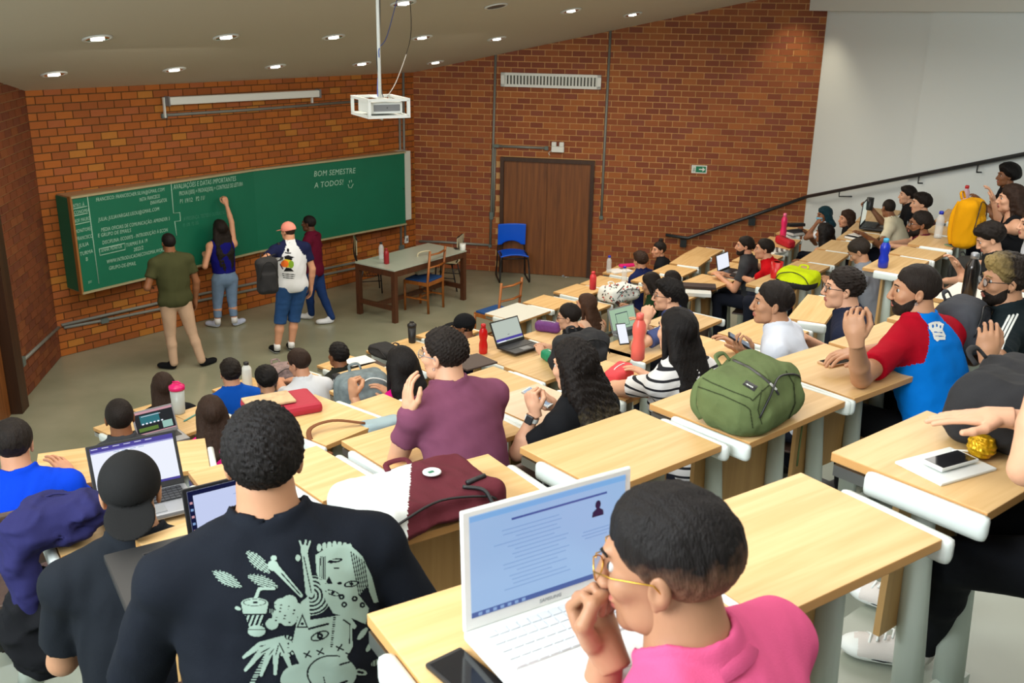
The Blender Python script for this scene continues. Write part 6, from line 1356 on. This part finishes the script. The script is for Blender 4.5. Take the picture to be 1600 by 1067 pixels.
# pencil cases as soft tubes
def pouch(label, px, py, z, az, L, r_, m, zc=M_white, cat='pencil case', name='pencil_case'):
    t = thing(name, label, cat, bp(px, py, z), -math.radians(az)); g = Grid((-L/2-.02, -r_-.03, -.01), (L/2+.02, r_+.03, r_*2+.02), .006)
    f = g.rbox((0, 0, r_*.9), (L/2, r_*.95, r_*.88), r_*.6)+g.noise(60, int(px), 4)*.003; v, q = nets(g, f); link('body', vmesh('body', v, q), m, t)
    MB().tube(catmull([(-L*.45, 0, r_*1.5), (-L*.2, .004, r_*1.82), (L*.2, -.002, r_*1.82), (L*.45, 0, r_*1.5)], 4), .003, 5).build('zip', zc, t); return t
pouch('purple pencil case with a white zip', 856, 518, -2.8, 20, .24, .055, mat('purple_case', srgb(104, 50, 120), .7))
pouch('green pencil case in front of the black backpack', 862, 566, -2.25, 60, .2, .04, mat('green_case_b', srgb(10, 130, 90), .6))
pouch('coral pencil case with a pale zip by the coral bottle', 966, 600, -1.8, 120, .2, .055, mat('coral_case', srgb(216, 62, 68), .7))
pouch('red bag on the desk below the tall pink bottle', 1226, 384, -2.8, 75, .36, .06, mat('red_bag', srgb(178, 12, 36), .7), M_dark, 'bag', 'bag')
# bags
def bag(label, px, py, z, az, hw, hd, hh, m, name='backpack', cat='backpack', tilt=0, roll=0, seed=1, vox=None, pocket=None, straps=1, stm=None, matf=None, badge=None, fold=.012, up=0, zipm=None):
    p = bp(px, py, z); p[2] += up; t = thing(name, label, cat, p, -math.radians(az)); t.rotation_euler = (tilt, roll, -math.radians(az))
    dist = float(np.linalg.norm(p-CAM0)); vox = vox or min(max(1.6*dist/FPX, .007), .016)
    g = Grid((-hw-.06, -hd-.07, -.03), (hw+.06, hd+.06, hh*2+.06), vox)
    f = g.rbox((0, 0, hh*.98), (hw, hd, hh), min(hw, hd, hh)*.75)
    f = smin(f, g.rbox((0, -hd*.75, hh*.7), (hw*.75, hd*.45, hh*.55), hd*.35), .02)
    f = f+g.noise(9, seed, 4)*fold+np.abs(g.noise(22, seed+2, 4, (1, 1, .5)))*fold*.55-fold*.3+g.noise(55, seed+4, 4)*fold*.12; f = np.maximum(f, -g.Z+.001+0*g.X+0*g.Y)
    v, q = nets(g, f); link('body', vmesh('body', v, q, matf(v[q].mean(1)) if matf else None), m, t)
    zm = zipm or M_dark
    MB().tube(catmull([(-hw*.85, -hd*1.0, hh*.9), (-hw*.6, -hd*1.08, hh*1.6), (0, -hd*.9, hh*1.88), (hw*.6, -hd*1.08, hh*1.6), (hw*.85, -hd*1.0, hh*.9)], 5), .004, 5).build('zip', zm, t)
    sm_ = stm or (m[0] if isinstance(m, list) else m)
    MB().tube(catmull([(-.04, hd*.8, hh*1.9), (-.03, hd*1.0, hh*2.15), (.03, hd*1.0, hh*2.15), (.04, hd*.8, hh*1.9)], 4), .01, 6, flat=.5).build('handle', sm_, t)
    if straps:
        for k in (-1, 1): MB().tube(catmull([(k*hw*.35, hd*.85, hh*1.8), (k*hw*.6, hd*1.15, hh*1.3), (k*hw*.72, hd*1.12, hh*.6), (k*hw*.7, hd*.85, hh*.15)], 5), .022, 8, flat=.3).build('strap', sm_, t)
    if badge: badge(t, hw, hd, hh)
    return t
M_green = cloth('olive_canvas', (98, 112, 72), var=.12); M_mar = cloth('maroon_nylon', (94, 40, 48)); M_offw = cloth('off_white', (220, 224, 220))
def gbadge(t, hw, hd, hh):
    MB().tube(catmull([(hw*.8, hd*.3, hh*.9), (hw*1.2, -.02, hh*.6), (hw*1.25, -hd*.9, .0), (hw*1.2, -hd*1.0, -.25)], 5), .016, 6, flat=.25).build('hanging_strap', M_green, t)
gb = bag('olive green backpack lying on a desk', 1165, 652, -1.4, 35-90+2, .21, .125, .10, M_green, vox=.0065, seed=4, badge=gbadge, fold=.015, tilt=0)
def gseams(X, Y):
    o = np.full(X.shape, -1); ln = lambda pts, w_: np.any([Sg(X, Y, *a, *b, w_) for a, b in zip(pts, pts[1:])], 0)
    o[ln([(1078, 600), (1096, 606), (1130, 618), (1165, 634), (1172, 640), (1176, 668)], .9)] = 0
    o[ln([(1093, 588), (1112, 598), (1145, 612), (1172, 622), (1176, 626), (1192, 610), (1204, 600)], .9)] = 0
    o[ln([(1146, 563), (1170, 574), (1192, 590), (1210, 606), (1216, 616)], 1.6)] = 1; o[ln([(1146, 561), (1170, 572), (1194, 588), (1212, 604)], .6)] = 0
    o[ln([(1204, 600), (1212, 608)], 1.8)] = 2; o[ln([(1228, 580), (1240, 600), (1242, 630), (1232, 655)], .9)] = 0; o[ln([(1190, 610), (1184, 640), (1190, 662)], .8)] = 0
    o[Pg(X, Y, [(1166, 594), (1184, 604), (1178, 612), (1160, 601)])] = 1; o[ln([(1166, 600), (1176, 605.5)], .9) & (np.sin(X*3) > -.5)] = 2
    return o
drape([c for c in gb.children if c.name.startswith('body')][0], 1050, 555, 1262, 690, .75, gseams, [cloth('olive_seam', (58, 66, 42)), M_dark, M_white], 'seams_and_patch', off=.0015)
def mbadge(t, hw, hd, hh):
    MB().lathe([(.028, 0), (.028, .003), (.024, .005)], n=20).build('badge', M_white, t, (hw*.25, .02, hh*2+.006)); MB().box((hw*.25-.006, .015, hh*2+.0115), (.018, .012, .001)).build('badge_logo', mat('badge_green', srgb(30, 110, 80), .6), t)
    MB().tube([(hw*.5, -hd*.6, hh*2), (hw*.8, -hd*.55, hh*2.05)], .008, 6).build('keyring_tag', M_dark, t)
    MB().tube(catmull([(hw*.4, -hd*.7, hh*2), (hw*.6, -hd*1.0, hh*1.9), (hw*.65, -hd*1.25, hh*1.2)], 5), .006, 6).build('cord', M_dark, t)
bag('maroon backpack with a white panel and round badge', 655, 800, -1.4, 55-90, .225, .14, .05, [M_mar, M_offw], vox=.006, seed=8, matf=lambda c: (c[:, 0]+c[:, 1]*-.6 < -.03).astype(np.int32), badge=mbadge, fold=.014, straps=0)
bag('big black backpack standing on a desk behind the boy with glasses', 905, 580, -2.25, -40, .21, .10, .13, M_black, seed=5, fold=.02)
wb = bag('white backpack patterned with small dark leaves', 967, 468, -3.05, -40, .22, .15, .08, M_offw, seed=6, straps=0)
def leafp(X, Y):
    o = np.full(X.shape, -1); r_ = random.Random(12)
    for k in range(120): o[E_(X, Y, r_.uniform(940, 1000), r_.uniform(428, 472), r_.uniform(.8, 1.9), r_.uniform(.5, .9), r_.uniform(0, 3))] = (0, 0, 1, 2)[k % 4]
    o[Sg(X, Y, 964, 458, 975, 447, .7)] = 0; return o
drape([c for c in wb.children if c.name.startswith('body')][0], 936, 424, 1004, 476, .55, leafp, [M_dark, M_red, mat('pattern_teal', srgb(40, 120, 120), .7)], 'printed_leaves', off=.003)
M_neon = cloth('neon_yellow', (196, 214, 20))
bag('neon yellow and black backpack by the red cup', 1245, 448, -2.25, 40, .18, .12, .08, [M_neon, M_black], seed=3, matf=lambda c: ((c[:, 2] < .07) & (c[:, 1] < .02)).astype(np.int32), stm=M_neon)
bag('mustard yellow backpack held upright on a desk', 1507, 386, -1.8, -48, .15, .09, .21, cloth('mustard', (214, 150, 10)), seed=9)
bag('grey backpack held by the man with blond streaks', 1496, 545, -1.4, -50, .14, .09, .115, cloth('bag_grey', (70, 72, 78)), seed=10)
bag('dark grey bag on the lap of the youth bowing his head', 1512, 452, -2.05, -40, .17, .10, .11, cloth('bag_dark', (52, 52, 50)), seed=11, up=.05)
bag('large black bag under the hand at the right edge', 1578, 684, -1.05, -48, .17, .13, .10, M_black, vox=.007, seed=12, fold=.024, straps=0)
bag('floral patterned grey backpack with stripes', 568, 642, -2.38, -40, .17, .10, .13, mat('floral', srgb(106, 118, 120), .8, var=.6, vscale=28), seed=13, zipm=M_offw)
bag('patterned bag on the desk of the boy bending left', 440, 598, -3.3, -40, .16, .12, .09, mat('leaf_print', srgb(130, 110, 108), .8, var=.9, vscale=30), seed=14, straps=0)
bag('crumpled black cloth bag by the small black shaker', 605, 556, -3.33, 50, .2, .12, .05, M_black, seed=15, straps=0, name='bag', cat='bag')
bag('black shoulder bag hanging on the man in the pink cap', 419, 458, -2.98, -30, .12, .08, .20, M_black, seed=16, up=0, straps=0, name='shoulder_bag', cat='bag')
_b = [c for c in bpy.data.objects if c.name.startswith('shoulder_bag')][0]; _q = p3['root']+p3['ex']*p3['sh'][0][0]*.75+p3['ey']*(-.02)+np.array([0, 0, p3['C7'][2]+.01]); _v = (Matrix.Rotation(math.radians(-30), 3, 'Z') @ (Vector(_q)-_b.location))
MB().tube(catmull([(-.02, .06, .38), tuple(_v+Vector((.0, .10, -.12))), tuple(_v+Vector((0, 0, .02))), tuple(_v+Vector((0, -.1, -.15))), (.02, -.06, .36)], 6), .018, 6, flat=.3).build('strap', M_black, _b)
# red laptop case with printed pouch
t = flat('laptop_case', 'red padded laptop case with a patterned pouch on it', 'case', 440, 640, -1.95, -30, .36, .26, .05, mat('red_case', srgb(164, 30, 52), .6), bev=.02)
t = flat('pouch', 'leaf-patterned pouch lying on the red laptop case', 'pouch', 420, 628, -1.9, -30, .24, .16, .012, mat('pouch_print', srgb(190, 160, 120), .6, var=.45, vscale=26), lift=.005)
# pale bag with brown strap
t = thing('handbag', 'pale blue handbag with a looping brown strap', 'bag', bp(585, 675, -2.0), math.radians(35))
g = Grid((-.2, -.12, -.02), (.2, .12, .1), .009); v, q = nets(g, np.maximum(g.rbox((.04, 0, .03), (.11, .05, .03), .025)+g.noise(20, 3)*.006, -g.Z+.001+0*g.X)); link('body', vmesh('body', v, q), cloth('pale_blue_bag', (150, 168, 172)), t)
MB().tube(catmull([(-.05, .0, .06), (-.2, .05, .09), (-.33, .03, .08), (-.34, -.05, .02), (-.30, -.15, .008)], 6), .014, 6, flat=.35).build('strap', cloth('brown_strap', (120, 78, 52)), t)
# white woven bag on the wooden chair
t = thing('handbag', 'cream woven handbag on the wooden chair at the table', 'bag', floorpt(664, 478)*[1, 1, 0]+[0, 0, .49], math.radians(42))
g = Grid((-.2, -.1, -.02), (.2, .1, .28), .01); v, q = nets(g, g.rbox((0, 0, .12), (.16, .06, .12), .04)+np.maximum(0, np.sin(g.X*110)*np.sin(g.Z*110))*.004); link('body', vmesh('body', v, q), mat('woven_cream', srgb(206, 198, 166), .8), t)
MB().tube(catmull([(-.12, 0, .22), (-.1, 0, .32), (.1, 0, .32), (.12, 0, .22)], 5), .01, 6).build('handle', MATS['woven_cream'], t)
# crumpled jackets
def jacket(label, px, py, z, az, hw, hd, hh, m, seed, drop=None, vox=.008):
    t = thing('jacket', label, 'jacket', bp(px, py, z), -math.radians(az)); g = Grid((-hw-.08, -hd-.1, -(drop or 0)-.08), (hw+.08, hd+.08, hh*2+.06), vox)
    f = g.ell((0, 0, hh*.7), (hw, hd, hh)); f = smin(f, g.ell((hw*.4, -hd*.2, hh*1.1), (hw*.5, hd*.6, hh*.6)), .03)
    if drop: f = smin(f, g.cone((-hw*.75, -hd*.6, hh*.6), (-hw*.9, -hd*.95, -drop), .06, .045), .05)
    n_ = g.noise(13, seed, 4); f = f+np.abs(n_)*.028-.012+np.abs(g.noise(26, seed+1, 4))*.012; 
    if not drop: f = np.maximum(f, -g.Z+.001+0*g.X+0*g.Y)
    v, q = nets(g, f); link('cloth', vmesh('cloth', v, q), m, t); MB().tube(catmull([(-hw*.5, 0, hh*1.5), (0, hd*.2, hh*1.7), (hw*.5, -hd*.1, hh*1.65)], 4), .004, 5).build('seam', m, t); return t
jacket('crumpled navy jacket on the desk of the silver laptop', 92, 832, -1.62, -30, .15, .12, .075, cloth('navy_jacket', (40, 40, 84)), 21, drop=.22)
jacket('black jacket hanging behind the backwards-cap man', 80, 1040, -2.05, -30, .13, .11, .2, BLK, 22)
# empty dark seats seen between the desks
def seat_at(label, px, py, z, az, fl): p = bp(px, py, z); swivel_seat((p[0], p[1], fl), az, label, grp='swivel seats')
seat_at('empty brown round-backed seat left of the man in white', 1165, 505, -2.2, -50, FZ['R3'])
seat_at('empty brown seat with bolted backrest at the lower left edge', 22, 905, -2.1, -30, FZ['R4'])

# phones, watch and other things in hands
def held(name, label, cat, P_, k, dx, dy, dz, m, scrm, off=(0, .10, .02), tilt=(.9, 0, 0)):
    a = P_['arms'][k]; fd = (a[2]-a[1]) if a[5] is None else np.array(a[5], float); Rr = frame(fd, -a[3]); c = P_['root']+0*a[2]; l = a[2]+Rr@np.array(off, float)
    wv = P_['root']+P_['ex']*l[0]+P_['ey']*l[1]+np.array([0, 0, l[2]]); t = thing(name, label, cat, wv, 0); t.rotation_euler = (tilt[0], tilt[1], tilt[2]-P_['A'])
    MB().box((0, 0, 0), (dx, dy, dz), bev=.003).build('case', m, t); MB().box((0, 0, dz/2+.0006), (dx*.9, dy*.9, .0012)).build('screen', scrm, t); return t
held('phone', 'phone in the hand of the man in the white T-shirt', 'phone', pWHITE, 0, .075, .155, .01, M_dark, scr('dim', (110, 120, 136)), off=(0, .09, -.035), tilt=(.5, 0, .3))
held('phone', 'dark phone held by the student in dark green', 'phone', pGREEN, 0, .08, .16, .01, M_dark, S_off, off=(0, .09, -.03), tilt=(.6, 0, .2))
held('phone', 'phone held by the woman with the smartwatch', 'phone', pWATCH, 1, .075, .15, .01, M_white, scr('dim2', (150, 170, 190)), off=(0, .09, -.03), tilt=(.3, 0, .2))
a = pWATCH['arms'][0]; u = a[2]-a[1]; u /= np.linalg.norm(u); Rr = frame(u, np.array([-1., -.3, .2])); c = a[2]-u*.035
wt = MB(); wt.tube([c-u*.010, c+u*.010], .031, 18, cap=False); wo = wt.build('watch_strap', M_white, pWATCH['t'])
MB().box(c+Rr@np.array([0, 0, .032]), (.034, .04, .011), rotmat(*[Rr[:, i] for i in range(3)]), bev=.004).build('watch_case', M_dark, wo)
flat('phone', 'phone with a white screen leaning by the coral bottle', 'phone', 972, 522, -2.1, -20, .075, .155, .01, M_dark, extra=phone_scr(S_w), tilt=1.0)
MB().box((0, 0, 0), (.001, .001, .001)).bm.free()
t = thing('pompom', 'golden tinsel pompom lying by the white phone', 'decoration', bp(1530, 716, -1.05)); g = Grid((-.05, -.05, -.01), (.05, .05, .08), .0035); v, q = nets(g, g.ell((0, 0, .034), (.034, .034, .033))+g.noise(180, 2, 6)*.007); link('tinsel', vmesh('tinsel', v, q), mat('gold_tinsel', srgb(206, 160, 20), .3, .6, var=.4, vscale=80), t); MB().tube([(-.02, 0, .02), (-.06, .02, .012), (-.07, -.01, .006)], .006, 6, flat=.4).build('ribbon', M_white, t)

# group names for the things that come more than once
_cnt = {}
for o in SC.objects:
    if o.parent is None and 'category' in o.keys(): _cnt.setdefault(o['category'], []).append(o)
_nm = dict(person='people in the lecture hall', bottle='drink bottles', laptop='open laptops', phone='mobile phones', backpack='backpacks', bag='bags on the desks', notebook='notebooks on the desks', folder='folders on the desks', jacket='jackets', conduit='wall conduits', chair='chairs', cup='cups')
for k, v in _cnt.items():
    if len(v) > 1:
        for o in v:
            if 'group' not in o.keys(): o['group'] = _nm.get(k, k+'s in the hall')
